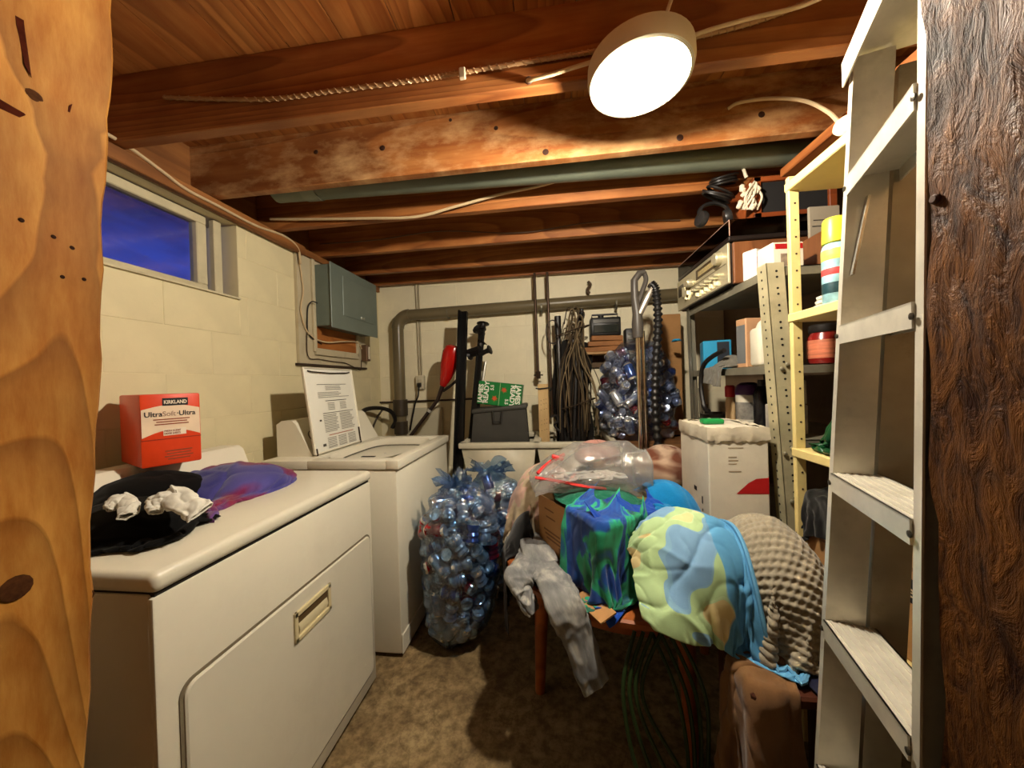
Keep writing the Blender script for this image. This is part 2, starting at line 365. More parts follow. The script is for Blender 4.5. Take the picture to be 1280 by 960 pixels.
# window 1: hopper window set back in the left wall
w1 = bpy.data.objects.new('window_1', None); COL.objects.link(w1); w1.location = (XL-.1, 1.1, WZ0); struct(w1)
frame_m = M((206, 194, 160), .5, 0, .1, 12, .15, dirt=.4, dirtcol=(120, 96, 60))
XW = XL-.085
b = MB()
for (a, c, z0, z1) in ((WY0, 1.50, WZ0+.005, WZ0+.05), (WY0, 1.50, 2.075, 2.115), (1.452, 1.50, WZ0+.05, 2.075), (WY0, .66, WZ0+.05, 2.075)):
    b.rbox((XW, (a+c)/2, (z0+z1)/2), (.045, c-a, z1-z0), .004, 1)
b.build('frame', frame_m, w1)
g = NT('dusk_glass'); gt = g.n('BsdfTransparent'); gt.inputs[0].default_value = (.75, .8, .95, 1); gg = g.n('BsdfGlossy'); gg.inputs['Roughness'].default_value = .12; gm = g.n('MixShader')
sm = g.noise(g.coord(scale=(1, .6, 2.2)), 5, 4); g.l(g.ramp(sm, [(.35, (.06,)*3+(1,)), (.7, (.35,)*3+(1,))]), gm.inputs[0]); g.l(gt.outputs[0], gm.inputs[1]); g.l(gg.outputs[0], gm.inputs[2]); g.l(gm.outputs[0], g.out.inputs[0])
MB().mm((XW-.004, .655, WZ0+.045), (XW, 1.456, 2.08)).build('pane', g.m, w1)
MB().rbox((XW+.02, 1.545, (WZ0+WZ1)/2), (.03, .04, WZ1-WZ0-.01), .004, 1).build('stop_post', frame_m, w1)
MB().mm((XL-.15, WY0, WZ0-.0), (XL+.012, WY1, WZ0+.008)).build('sill_board', frame_m, w1)
# window well outside, a concrete collar open to the evening sky
ww = struct(MB().mm((XL-1.0, .1, .9), (XL-.9, 2.2, 1.92)).mm((XL-1.0, .0, .9), (XL-.2, .1, 1.92)).mm((XL-1.0, 2.2, .9), (XL-.2, 2.3, 1.92)).mm((XL-1.0, 0, 1.5), (XL-.2, 2.3, 1.6)).build('trim_5', M((130, 125, 118), .9, 0, .2, 6, .3)))
# ------------------------------------------------------------------ ceiling lamp
LX, LY, LZ = .262, 1.035, 2.115
lamp = thing('ceiling_lamp', 'round white pan ceiling lamp with a bare glowing bulb below the joists', 'lamp', (LX, LY, LZ))
pan_m = M((170, 160, 134), .4, 0, .03, 8)
MB().lathe([(.128, .004), (.134, 0), (.138, .002), (.143, .02), (.142, .05), (.10, .056), (0, .056), ], (LX, LY, LZ), 48).build('pan', M((196, 182, 148), .5, 0, .06, 8), lamp)
MB().lathe([(.137, .001), (.130, -.001), (.126, .003), (.122, .002), (.117, .010), (.112, .009), (.106, .02), (.06, .032), (0, .034)], (LX, LY, LZ), 48).build('reflector', pan_m, lamp)
bx, by, bz = LX-.052, LY-.012, LZ+.03
MB().lathe([(.02, 0), (.021, -.02), (.018, -.028), (.014, -.03)], (bx, by, bz+.005), 20).build('socket', M((230, 222, 200), .4), lamp)
bulb = MB().lathe([(.013, -.02), (.015, -.028), (.022, -.042), (.028, -.058), (.029, -.068), (.026, -.080), (.018, -.090), (.008, -.096), (0, -.097)], (bx, by, bz+.012), 20).build('bulb', emission((1.0, .90, .74, 1), BULB), lamp)
lb = MB().box((LX+.078, LY-.03, LZ+.022), (.042, .034, .001), Euler((0, -.18, .35)).to_matrix()).build('sticker', M((40, 38, 34), .6, 0, .8, 160, stretch=(1, 4, 1)), lamp)
MB().lathe([(.004, 0), (.004, -.004), (0, -.005)], (LX+.03, LY+.03, LZ+.034), 8).build('screw', M((90, 80, 60), .4, 1), lamp)
MB().lathe([(.004, 0), (.004, -.004), (0, -.005)], (LX+.03, LY-.03, LZ+.034), 8).build('screw', M((90, 80, 60), .4, 1), lamp)
tag(MB().lathe([(.052, 0), (.055, .004), (.055, .05), (.05, .055)], (LX, LY+.03, ZJ+.0005), 8).build('junction_box', M((120, 116, 108), .45, .8)), 'octagonal metal junction box above the ceiling lamp', 'junction box')

# ------------------------------------------------------------------ cables, ducts and pipes on the ceiling
cab_w = M((206, 180, 140), .5, 0, .1, 20); cab_d = M((96, 70, 50), .55, 0, .1, 20); cab_b = M((28, 24, 22), .45)
def cable(name, label, pts, r=.005, mat=cab_w, twist=False, n=8):
    P = bez(pts, n); b = MB(); b.tube(P, r, 8)
    o = b.build(name, mat); return tag(o, label, 'cable')
# armoured spiral cable along the face of joist A
P = bez([at(205, 122, y=1.062), at(330, 124, y=1.06), at(420, 113, y=1.058), at(520, 100, y=1.056), at(580, 90, y=1.056), at(680, 74, y=1.057), at(760, 62, y=1.058), at(860, 48, y=1.06), at(960, 22, y=1.06), at(1060, -20, y=1.06)], 14)
b = MB(); b.tube(P, .006, 8)
sp = [];
for i in range(len(P)*4):
    t = i/4; k = min(int(t), len(P)-2); f = t-k; c = P[k].lerp(P[k+1], min(f, 1)); a = i*1.15; sp.append(c+Vector((0, math.cos(a), math.sin(a)))*.0052)
b.tube(sp, .0032, 5)
tag(b.build('spiral_cable', M((176, 140, 100), .45, .3, .15, 30)), 'spiral armoured cable clipped along the joist nearest the lamp', 'cable')
tag(MB().rbox(at(578, 92, y=1.052), (.02, .012, .035), .003, 1).build('cable_clip', M((190, 170, 140), .4)), 'small pale clip holding the spiral cable to the joist', 'clip')
cable('lamp_cable', 'pale cable poking from a drilled hole in the joist left of the lamp', [at(660, 101, y=1.075), at(662, 100, y=1.05), at(690, 93, y=1.035), at(725, 82, y=1.02), at(770, 70, y=1.0), (LX, LY, ZJ-.002)], .0055)
tag(MB().lathe([(.012, 0), (.010, .006), (.004, .012), (0, .012)], at(661, 101, y=1.0665), 10, (0, -1, 0)).build('cable_grommet', M((60, 34, 22), .6)), 'dark grommet where the pale cable leaves the joist', 'grommet')
cable('lamp_feed_cable', 'white cable rising from the lamp towards the floorboards', [(LX+.02, LY+.01, ZJ+.002), at(822, 45, y=1.0), at(835, 12, y=.96), at(848, -30, y=.92)], .005)
cable('spiral_tail_cable', 'pale sagging cable crossing from the lamp to the upper right', [(LX+.03, LY, ZJ+.0), at(860, 47, y=1.02), at(930, 25, y=.99), at(1000, 8, y=.96), at(1050, -14, y=.94)], .005)
cable('joist_cable', 'pale looped cable from a hole in the second joist to the wooden rack', [at(910, 136, y=1.425), at(925, 128, y=1.41), at(965, 123, y=1.39), at(1005, 126, y=1.36), at(1035, 140, y=1.3), at(1050, 155, y=1.2)], .006)
cable('sagging_cable', 'cream cable sagging under the third joist towards the window wall', [at(338, 274, y=1.77), at(380, 274, y=1.765), at(460, 273, y=1.76), at(520, 271, y=1.755), at(570, 258, y=1.755), at(625, 243, y=1.755), at(672, 233, y=1.75), at(712, 222, y=1.74)], .007)
cable('thin_dark_cable', 'thin dark cable strung below the fourth joist', [at(400, 305, y=2.195), at(470, 300, y=2.19), at(550, 289, y=2.19), at(650, 291, y=2.19), at(740, 278, y=2.19), at(850, 275, y=2.19)], .004, cab_d)
cable('wall_cable', 'white cable stapled along the sill above the window down to the fuse panel', [at(120, 160, x=XL+.055), at(160, 183, x=XL+.055), at(200, 212, x=XL+.055), at(232, 236, x=XL+.055), at(270, 256, x=XL+.055), at(320, 282, x=XL+.055), at(355, 295, x=XL+.05), at(372, 310, x=XL+.045), at(376, 330, x=XL+.045)], .0065)
for i, (p0, p1, r) in enumerate(((at(345, 240, z=2.235), at(1012, 190, z=2.235), .055),)):
    duct = thing('heating_pipe', 'grey-green heating pipe running between the second and third joists', 'pipe', (p0+p1)/2)
    b = MB(); b.tube([p0, p1], r, 20, flat=.85); b.build('pipe', M((110, 116, 100), .45, .2, .12, 6, .1), duct)
    MB().tube([p0+(p1-p0)*.06, p0+(p1-p0)*.09], r+.004, 20, flat=.85).build('collar', M((120, 124, 108), .4, .3), duct)
# hanging fabric or felt lump on back wall, pipe hooks
# ------------------------------------------------------------------ cloth: position-based drape over simple solids
class Box:
    def __init__(s, c, size, rz=0): s.c = np.array(c, float); s.h = np.array(size, float)/2; s.a = rz
    def push(s, P, th):
        c_, s_ = math.cos(s.a), math.sin(s.a); d = P-s.c
        q = np.stack([d[:, 0]*c_+d[:, 1]*s_, -d[:, 0]*s_+d[:, 1]*c_, d[:, 2]], 1)
        pen = s.h+th-np.abs(q); ins = (pen > 0).all(1)
        if ins.any():
            qi = q[ins]; pi = pen[ins].copy(); pi[:, 2] *= np.where(qi[:, 2] > 0, .55, 3.0); ax = pi.argmin(1); r = np.arange(len(ax))
            sg = np.sign(qi[r, ax]); sg[sg == 0] = 1; qi[r, ax] = sg*(s.h[ax]+th); q[ins] = qi
            P[ins] = s.c+np.stack([q[ins, 0]*c_-q[ins, 1]*s_, q[ins, 0]*s_+q[ins, 1]*c_, q[ins, 2]], 1)
        return ins
class Ell:
    def __init__(s, c, r): s.c = np.array(c, float); s.r = np.array(r, float)
    def push(s, P, th):
        q = (P-s.c)/(s.r+th); n = np.linalg.norm(q, axis=1); ins = n < 1
        if ins.any(): P[ins] = s.c+(q[ins]/np.maximum(n[ins], 1e-6)[:, None])*(s.r+th)
        return ins
class Disc:
    """round table top"""
    def __init__(s, c, r, h): s.c = np.array(c, float); s.r = r; s.h = h
    def push(s, P, th):
        d = P-s.c; rr = np.hypot(d[:, 0], d[:, 1]); pr = s.r+th-rr; pz = s.h/2+th-np.abs(d[:, 2]); ins = (pr > 0) & (pz > 0)
        side = ins & (pr < pz*.5); top = ins & ~side
        if side.any(): f = (s.r+th)/np.maximum(rr[side], 1e-6); P[side, 0] = s.c[0]+d[side, 0]*f; P[side, 1] = s.c[1]+d[side, 1]*f
        if top.any(): P[top, 2] = s.c[2]+np.where(d[top, 2] > -s.h/2, 1, -1)*(s.h/2+th)
        return ins
class Floor:
    def __init__(s, z=0): s.z = z
    def push(s, P, th):
        ins = P[:, 2] < s.z+th; P[ins, 2] = s.z+th; return ins
def drape(init, size, nu, nv, solids, steps=140, iters=7, th=.006, pins=None, fr=.6, bend=.04, grav=.0022, noise=.004, seed=1, wind=None):
    """init(u, v) -> start position (u, v in 0..1); size = rest size in metres; returns (nu, nv, 3)"""
    rng = np.random.default_rng(seed); U_, V_ = np.meshgrid(np.linspace(0, 1, nu), np.linspace(0, 1, nv), indexing='ij')
    P = np.array([[init(U_[i, j], V_[i, j]) for j in range(nv)] for i in range(nu)], float)
    low = rng.normal(0, 1, (nu//4+2, nv//4+2, 3)); 
    P00 = P.reshape(-1, 3).copy(); P += noise*up_grid(low, nu, nv); P = P.reshape(-1, 3); Q = P.copy(); idx = np.arange(nu*nv).reshape(nu, nv)
    w = np.ones(len(P)); pin_idx = []
    if pins:
        for (i, j, p) in pins:
            k = idx[int(round(i*(nu-1))), int(round(j*(nv-1)))]; w[k] = 0; P[k] = p; Q[k] = p
    P0 = P00
    if isinstance(size, (int, float)): lu = lv = ld = 0
    else: lu, lv = size[0]/(nu-1), size[1]/(nv-1); ld = math.hypot(lu, lv)
    cons = []
    def addc(a, b, l, k):
        a, b = a.ravel(), b.ravel(); cons.append((a, b, l if l else np.linalg.norm(P0[b]-P0[a], axis=1)*size, k))
    for s0 in (0, 1):
        addc(idx[s0:-1:2, :], idx[s0+1::2, :][:idx[s0:-1:2, :].shape[0]], lu, 1); addc(idx[:, s0:-1:2], idx[:, s0+1::2][:, :idx[:, s0:-1:2].shape[1]], lv, 1)
    for s0 in (0, 1):
        a = idx[s0:-1:2, :-1]; b = idx[s0+1::2, 1:][:a.shape[0]]; addc(a, b, ld, .5); a = idx[s0:-1:2, 1:]; b = idx[s0+1::2, :-1][:a.shape[0]]; addc(a, b, ld, .5)
    for s0 in range(4):
        a = idx[s0:-2:4, :]; b = idx[s0+2::4, :][:a.shape[0]]; addc(a, b, 2*lu, bend); a = idx[:, s0:-2:4]; b = idx[:, s0+2::4][:, :a.shape[1]]; addc(a, b, 2*lv, bend)
    for st in range(steps):
        vel = (P-Q)*.96; Q = P.copy(); P = P+vel*w[:, None]; P[:, 2] -= grav*w
        if wind is not None and st < steps*.5: P += np.array(wind)*w[:, None]
        for it in range(iters):
            for a, b, l, k in cons:
                d = P[b]-P[a]; n = np.sqrt((d*d).sum(1))+1e-9; ws = w[a]+w[b]; ws[ws == 0] = 1
                c = d*((n-l)/n*k/ws)[:, None]; P[a] += c*w[a][:, None]; P[b] -= c*w[b][:, None]
            for s_ in solids:
                ins = s_.push(P, th)
                if ins.any(): Q[ins] = Q[ins]+(P[ins]-Q[ins])*fr
            if pins:
                for (i, j, p) in pins: P[idx[int(round(i*(nu-1))), int(round(j*(nv-1)))]] = p
    return P.reshape(nu, nv, 3)
def up_grid(G, nu, nv):
    """smooth resampling of a grid (cubic)"""
    def ax(G, n):
        m = G.shape[0]; t = np.linspace(0, m-1, n); i = np.clip(t.astype(int), 0, m-2); f = (t-i).reshape((-1,)+(1,)*(G.ndim-1))
        g = lambda k: G[np.clip(k, 0, m-1)]
        a, b, c, d = g(i-1), g(i), g(i+1), g(i+2)
        return .5*((2*b)+(c-a)*f+(2*a-5*b+4*c-d)*f*f+(-a+3*b-3*c+d)*f**3)
    return np.swapaxes(ax(np.swapaxes(ax(np.asarray(G, float), nu), 0, 1), nv), 0, 1)
def grid_normals(G):
    du = np.gradient(G, axis=0); dv = np.gradient(G, axis=1); n = np.cross(du, dv); return n/(np.linalg.norm(n, axis=2, keepdims=True)+1e-9)
def sheet(name, G, mat, parent=None, thick=.003, sub=1, disp=None, k=None):
    """grid of points -> cloth mesh with uv, real thickness and hems"""
    if k: G = up_grid(G, G.shape[0]*k, G.shape[1]*k)
    nu, nv = G.shape[:2]
    if disp is not None: G = G+grid_normals(G)*disp(nu, nv)[:, :, None]
    L = rootloc(parent) if parent is not None else Vector((0, 0, 0)); Vv = (G.reshape(-1, 3)-np.array(L))
    idx = np.arange(nu*nv).reshape(nu, nv); fs = np.stack([idx[:-1, :-1], idx[1:, :-1], idx[1:, 1:], idx[:-1, 1:]], -1).reshape(-1, 4)
    me = bpy.data.meshes.new(name); me.from_pydata(Vv.tolist(), [], fs.tolist()); me.materials.append(mat)
    uvl = me.uv_layers.new(name='UVMap'); li = fs.reshape(-1); uv = np.stack([(li//nv)/(nu-1), (li % nv)/(nv-1)], 1).astype(np.float32); uvl.data.foreach_set('uv', uv.ravel())
    me.polygons.foreach_set('use_smooth', [True]*len(me.polygons)); o = bpy.data.objects.new(name, me); COL.objects.link(o)
    if parent is not None: o.parent = parent
    if thick:
        sd = o.modifiers.new('thickness', 'SOLIDIFY'); sd.thickness = thick; sd.offset = 0
    if sub:
        ss = o.modifiers.new('sub', 'SUBSURF'); ss.levels = sub; ss.render_levels = sub
    return o
def fabric(col, var=.15, scale=14, rough=.9, weave=220, bump=.25, cols=None, cscale=3, sheen=.2):
    t = NT('fabric'); v = t.coord('UV')
    if cols:
        c = t.ramp(t.noise(v, cscale, 2, .4, .6), [(p, lin(x)) for p, x in cols], 'CONSTANT' if len(cols) > 2 else 'LINEAR')
    else: c = lin(col)
    f = t.noise(v, scale, 4); c2 = t.mix(t.ramp(f, [(.3, (.0, .0, .0, 1)), (.7, (1, 1, 1, 1))]), (1-var,)*3+(1,), (1, 1, 1, 1)); t.base(t.mix(1.0, c, c2, 'MULTIPLY'))
    t.rough(rough, 0, .15); t.b.inputs['Sheen Weight'].default_value = sheen
    t.bump(t.noise(v, weave, 2), bump, .002); return t.m
def vnoise(nu, nv, cu, cv, seed):
    return up_grid(np.random.default_rng(seed).normal(0, .6, (cu+2, cv+2, 1)), nu, nv)[:, :, 0]
def folds(amp, cu=5, cv=5, seed=1):
    """creases: ridged noise along the surface"""
    def f(nu, nv):
        n1 = vnoise(nu, nv, cu, cv, seed); n2 = vnoise(nu, nv, cu*2, cv*2, seed+1); n3 = vnoise(nu, nv, cu+1, cv+1, seed+2)
        return amp*(np.exp(-np.abs(n1)/.14)*.9-np.exp(-np.abs(n3)/.12)*.7+.35*np.exp(-np.abs(n2)/.16)+.3*n1-.1)
    return f
def limb(path, wid, thk, side, nu=40, nv=24):
    """flattened cloth tube swept along a path: trouser legs, sleeves, socks"""
    P = bez(path, 10); n = len(P); G = np.zeros((nu, nv, 3))
    for i in range(nu):
        t = i/(nu-1)*(n-1); k = min(int(t), n-2); c = P[k].lerp(P[k+1], t-k); d = (P[min(k+1, n-1)]-P[max(k-1, 0)]).normalized(); sd_ = (Vector(side)-d*Vector(side).dot(d)).normalized(); nn = d.cross(sd_)
        w_ = np.interp(i/(nu-1), np.linspace(0, 1, len(wid)), wid); h_ = np.interp(i/(nu-1), np.linspace(0, 1, len(thk)), thk)
        for j in range(nv):
            a = 2*math.pi*j/(nv-1); p = c+sd_*(w_*math.cos(a))+nn*(h_*math.sin(a)); G[i, j] = p
    return G
def crumple(name, label, cat, c, size, rest, mat, solids, n=34, seed=1, group=None, h=.12, thick=.003, rz=0, noise=.02, steps=110, k=2, fold=.005, fc=5, **kw):
    """a cloth dropped in a heap: starts squeezed into size and buckles out to its rest size"""
    c = Vector(c); ca, sa = math.cos(rz), math.sin(rz); rng = np.random.default_rng(seed); ph = rng.uniform(0, 6, 6)
    def init(u, v):
        x = (u-.5)*size[0]; y = (v-.5)*size[1]
        z = h*(.5+.5*math.sin(u*7+ph[0]+2*math.sin(v*4+ph[1]))*math.sin(v*6+ph[2]+1.5*math.sin(u*5+ph[3])))
        return (c.x+x*ca-y*sa, c.y+x*sa+y*ca, c.z+z)
    G = drape(init, rest, n, n, solids, steps=steps, noise=noise, seed=seed, **kw)
    return tag(sheet(name, G, mat, None, thick, 1, folds(fold, fc, fc, seed), k), label, cat, group)
# ------------------------------------------------------------------ dryer
enamel = M((226, 218, 196), .28, 0, .03, 4, .03, 30, .002, .5, dirt=.12, dirtcol=(150, 130, 96))
enamel2 = M((236, 228, 206), .35, 0, .03, 4)
dark_gap = M((30, 24, 18), .8)
steel = M((150, 148, 140), .35, .9, .1, 12)
DX, DXB, DY0, DY1, DZ = -.80, -1.50, .595, 1.42, .925
dryer = thing('clothes_dryer', 'white front-loading clothes dryer in the left foreground below the window', 'dryer', ((DX+DXB)/2, (DY0+DY1)/2, 0))
cx, cy = (DX+DXB)/2, (DY0+DY1)/2
MB().rbox((cx-.006, cy, .03+(DZ-.075)/2), (DX-DXB-.012, DY1-DY0-.01, DZ-.075), .006, 2).build('body', enamel, dryer)
MB().rbox((cx+.004, cy, DZ-.021), (DX-DXB+.008, DY1-DY0, .042), .016, 4).build('top', enamel, dryer)
MB().mm((DXB+.01, DY0+.01, DZ-.05), (DX-.004, DY1-.01, DZ-.04)).build('seam', dark_gap, dryer)
MB().rbox((DX-.006, cy, (DZ-.045+.03)/2), (.014, DY1-DY0-.004, DZ-.085), .005, 2).build('front_panel', enamel, dryer)
# door, raised, with rounded corners
def rrect(x, y0, y1, z0, z1, r, n=6):
    out = []
    for (cy_, cz_, a0) in ((y1-r, z1-r, 0), (y0+r, z1-r, 90), (y0+r, z0+r, 180), (y1-r, z0+r, 270)):
        for k in range(n+1):
            a = rad(a0+90*k/n); out.append((x, cy_+r*math.cos(a), cz_+r*math.sin(a)))
    return out
MB().prism(rrect(DX, .638, 1.396, .085, .668, .03), (-.004, 0, 0), (.0035, 0, 0)).build('door_gap', M((120, 108, 86), .6), dryer)
door = MB()
A = rrect(DX, .646, 1.389, .093, .661, .026); B = rrect(DX, .650, 1.385, .097, .657, .024)
n_ = len(A); door.add([(DX-.002, y, z) for _, y, z in A]+[(DX+.006, y, z) for _, y, z in A]+[(DX+.009, y, z) for _, y, z in B], [(i, (i+1) % n_, n_+(i+1) % n_, n_+i) for i in range(n_)]+[(n_+i, n_+(i+1) % n_, 2*n_+(i+1) % n_, 2*n_+i) for i in range(n_)]+[tuple(2*n_+i for i in range(n_))])
door = door.build('door', enamel, dryer, 25)
# lower split line of the door and the recessed pull
hb = MB(); y0, y1, z0, z1 = .950, 1.118, .524, .614
for q in ((y0, y1, z1-.016, z1), (y0, y1, z0, z0+.014), (y0, y0+.014, z0, z1), (y1-.014, y1, z0, z1)): hb.rbox((DX+.012, (q[0]+q[1])/2, (q[2]+q[3])/2), (.008, q[1]-q[0], q[3]-q[2]), .002, 1)
pull = hb.build('door_handle', M((222, 205, 158), .35, 0, .05), door)
MB().mm((DX+.009, y0+.01, z0+.01), (DX+.0095, y1-.01, z1-.012)).build('handle_recess', M((90, 70, 40), .6), door)
MB().prism([(DX+.010, 0, z0+.014), (DX+.016, 0, z0+.03), (DX+.011, 0, z0+.05)], (0, y0+.018, 0), (0, y1-.018, 0)).build('handle_grip', M((226, 212, 170), .35), door)
# console at the wall side
MB().prism([(DXB, 0, DZ), (DXB+.16, 0, DZ), (DXB+.12, 0, DZ+.10), (DXB+.10, 0, DZ+.115), (DXB+.02, 0, DZ+.115), (DXB, 0, DZ+.10)], (0, DY0+.01, 0), (0, DY1-.02, 0)).build('console', enamel2, dryer)
for y in (DY0+.06, DY1-.06):
    for x in (DX-.06, DXB+.06): MB().lathe([(.02, 0), (.02, .01), (.012, .012), (.012, .032)], (x, y, 0), 10).build('foot', M((40, 36, 32), .6), dryer)

# ------------------------------------------------------------------ washer
WX, WXB, WY0_, WY1_, WZ = -.742, -1.445, 1.56, 2.345, .932
washer = thing('washing_machine', 'white top-loading washing machine with its lid standing open', 'washer', ((WX+WXB)/2, (WY0_+WY1_)/2, 0))
cx, cy = (WX+WXB)/2, (WY0_+WY1_)/2
MB().rbox((cx-.003, cy, .02+(WZ-.062)/2), (WX-WXB-.012, WY1_-WY0_-.012, WZ-.062), .008, 2).build('body', enamel2, washer)
MB().rbox((WX-.007, cy, .02+.045), (.008, WY1_-WY0_-.014, .09), .003, 1).build('kick_panel', enamel2, washer)
# top with a wide sunken opening
OX0, OX1, OY0, OY1 = -1.20, -.80, 1.63, 2.28
t_ = MB(); ztop = WZ
for (a, b_, c, d) in ((WXB, OX0, WY0_, WY1_), (OX1, WX+.004, WY0_, WY1_), (OX0, OX1, WY0_, OY0), (OX0, OX1, OY1, WY1_)): t_.rbox(((a+b_)/2, (c+d)/2, WZ-.021), (b_-a+.0, d-c, .042), .004, 2)
t_.build('top', enamel2, washer)
ow = MB(); N = 28; rimp = []; botp = []
for k in range(N):
    a = 2*math.pi*k/N; ex = math.copysign(abs(math.cos(a))**.5, math.cos(a)); ey = math.copysign(abs(math.sin(a))**.5, math.sin(a))
    rimp.append(((OX0+OX1)/2+ex*.2, (OY0+OY1)/2+ey*.325, WZ-.004)); botp.append(((OX0+OX1)/2+ex*.175, (OY0+OY1)/2+ey*.29, WZ-.03))
inn = [((OX0+OX1)/2+(p[0]-(OX0+OX1)/2)*.86, (OY0+OY1)/2+(p[1]-(OY0+OY1)/2)*.74, WZ-.034) for p in rimp]
ow.add(rimp+botp+inn, [(i, (i+1) % N, N+(i+1) % N, N+i) for i in range(N)]+[(N+i, N+(i+1) % N, 2*N+(i+1) % N, 2*N+i) for i in range(N)]); ow.build('lid_recess', enamel2, washer)
dr = MB(); dd = [(p[0], p[1], WZ-.30) for p in inn]; dr.add(inn+dd, [(i, (i+1) % N, N+(i+1) % N, N+i) for i in range(N)]+[tuple(range(N, 2*N))]); dr.build('drum', M((120, 116, 104), .4, .6), washer)
MB().lathe([(.06, 0), (.055, .2), (.04, .24), (0, .25)], ((OX0+OX1)/2, cy, WZ-.29), 16).build('agitator', M((190, 188, 180), .5), washer)
MB().rbox((WXB+.51, WY0_+.09, WZ+.0015), (.07, .02, .003), .001, 1).build('lid_switch', M((40, 34, 28), .6), washer)
con = MB().prism([(WXB, 0, WZ), (WXB+.20, 0, WZ), (WXB+.105, 0, WZ+.17), (WXB+.085, 0, WZ+.185), (WXB+.03, 0, WZ+.185), (WXB, 0, WZ+.165)], (0, 1.665, 0), (0, WY1_-.01, 0)).build('console', enamel2, washer)
kn_d = Vector((.17, 0, .095)).normalized()
MB().lathe([(.027, 0), (.025, .014), (.016, .017), (0, .017)], (WXB+.147, 1.74, WZ+.096), 20, kn_d).build('dial', M((210, 200, 170), .4), con)
MB().lathe([(.031, 0), (.031, .002), (0, .0021)], (WXB+.147, 1.74, WZ+.096), 20, kn_d).build('dial_ring', M((60, 52, 40), .4), con)
# open lid, printed instructions on its underside
def lidp(u, v, o=0): return Vector((-1.222-.055*v+o, 1.655+.425*u+.0*v, WZ+.012+.445*v))
lid = MB()
for (u0, u1, v0, v1, o0, o1) in ((0, 1, 0, 1, -.012, -.002),):
    cs = [lidp(u0, v0, o0), lidp(u1, v0, o0), lidp(u1, v1, o0), lidp(u0, v1, o0), lidp(u0, v0, o1), lidp(u1, v0, o1), lidp(u1, v1, o1), lidp(u0, v1, o1)]
    lid.add(cs, [(0, 3, 2, 1), (4, 5, 6, 7), (0, 1, 5, 4), (1, 2, 6, 5), (2, 3, 7, 6), (3, 0, 4, 7)])
lid = lid.build('lid', M((240, 236, 222), .35, 0, .02), washer, 20)
lr = MB(); lr.tube([lidp(0, 0), lidp(0, 1), lidp(1, 1), lidp(1, 0), lidp(0, 0)], .006, 6); lr.build('lid_rim', enamel2, lid)
prn = M((70, 64, 56), .8); prn2 = M((140, 134, 120), .8, 0, .3, 200); prr = M((170, 90, 60), .8)
def pbar(u0, u1, v, h, mat): 
    a = [lidp(u0, v, .0002), lidp(u1, v, .0002), lidp(u1, v+h, .0002), lidp(u0, v+h, .0002)]
    return a
def bars(rows, mat, nm):
    b = MB()
    for (u0, u1, v, h) in rows: b.add(pbar(u0, u1, v, h, mat), [(0, 1, 2, 3)])
    b.build(nm, mat, lid, None)
bars([(.2, .82, .80, .006), (.32, .78, .595, .008), (.24, .9, .445, .007), (.16, .2, .36, .02), (.16, .22, .06, .03)], prn, 'print_rule')
rr_ = []
rngp = random.Random(5)
for v in [.775, .755, .735]: rr_.append((.36, .66+rngp.uniform(-.05, .05), v, .007))
for v in [.70, .68, .66, .64]: rr_.append((.2, .86-rngp.uniform(0, .25), v, .007))
for v in [.565, .545, .525, .505, .485]: rr_ += [(.36, .5, v, .007), (.62, .76, v, .007)]
for v in [.42, .40, .38, .36, .34, .32, .30, .28, .26, .24, .22]: rr_ += [(.24, .54-rngp.uniform(0, .06), v, .008), (.58, .9-rngp.uniform(0, .08), v, .008)]
for v in [.14, .12, .10, .08, .06, .04, .025]: rr_ += [(.26, .44, v, .008), (.48, .66, v, .008), (.70, .88, v, .008)]
bars(rr_, prn2, 'print_text'); bars([(.3, .84, .175, .009)], prr, 'print_heading')
MB().tube([lidp(.06, .965, .004), lidp(.12, .955, .008), lidp(.5, .945, .008), lidp(.85, .955, .008), lidp(.93, .965, .004)], .0035, 6).build('lid_spring', M((50, 40, 32), .5, .6), lid)
for u in (.02, .97): MB().tube([lidp(u, -.02, .004), lidp(u, .04, .004), lidp(u, .2 if u > .5 else .06, .004)], .005, 6).build('hinge', M((60, 48, 36), .5, .5), lid)
for y in (WY0_+.06, WY1_-.06):
    for x in (WX-.06, WXB+.06): MB().lathe([(.02, 0), (.02, .01), (.012, .012), (.012, .022)], (x, y, 0), 10).build('foot', M((40, 36, 32), .6), washer)

# ------------------------------------------------------------------ laundry tub
TX0, TX1, TY0, TY1, TZ = -.685, .40, 2.42, 2.98, .862
tub_m = M((212, 202, 176), .45, 0, .05, 5, .05, dirt=.2, dirtcol=(150, 126, 90))
tub = thing('laundry_tub', 'cream double laundry tub against the back wall', 'sink', ((TX0+TX1)/2, (TY0+TY1)/2, 0))
b = MB()
for (a, c, d, e) in ((TX0, TX1, TY0, TY0+.03), (TX0, TX1, TY1-.05, TY1), (TX0, TX0+.03, TY0, TY1), (TX1-.03, TX1, TY0, TY1), ((TX0+TX1)/2-.02, (TX0+TX1)/2+.02, TY0, TY1)): b.rbox(((a+c)/2, (d+e)/2, TZ-.02), (c-a+.016, e-d+.016, .04), .008, 2)
b.build('rim', tub_m, tub)
b = MB()
for xa, xb in ((TX0+.01, (TX0+TX1)/2-.005), ((TX0+TX1)/2+.005, TX1-.01)):
    z0 = .50; top = [(xa, TY0+.008, TZ-.03), (xb, TY0+.008, TZ-.03), (xb, TY1-.01, TZ-.03), (xa, TY1-.01, TZ-.03)]; ins = .05
    bot = [(xa+ins, TY0+ins, z0), (xb-ins, TY0+ins, z0), (xb-ins, TY1-ins, z0), (xa+ins, TY1-ins, z0)]
    b.add(top+bot, [(0, 1, 5, 4), (1, 2, 6, 5), (2, 3, 7, 6), (3, 0, 4, 7), (4, 5, 6, 7)])
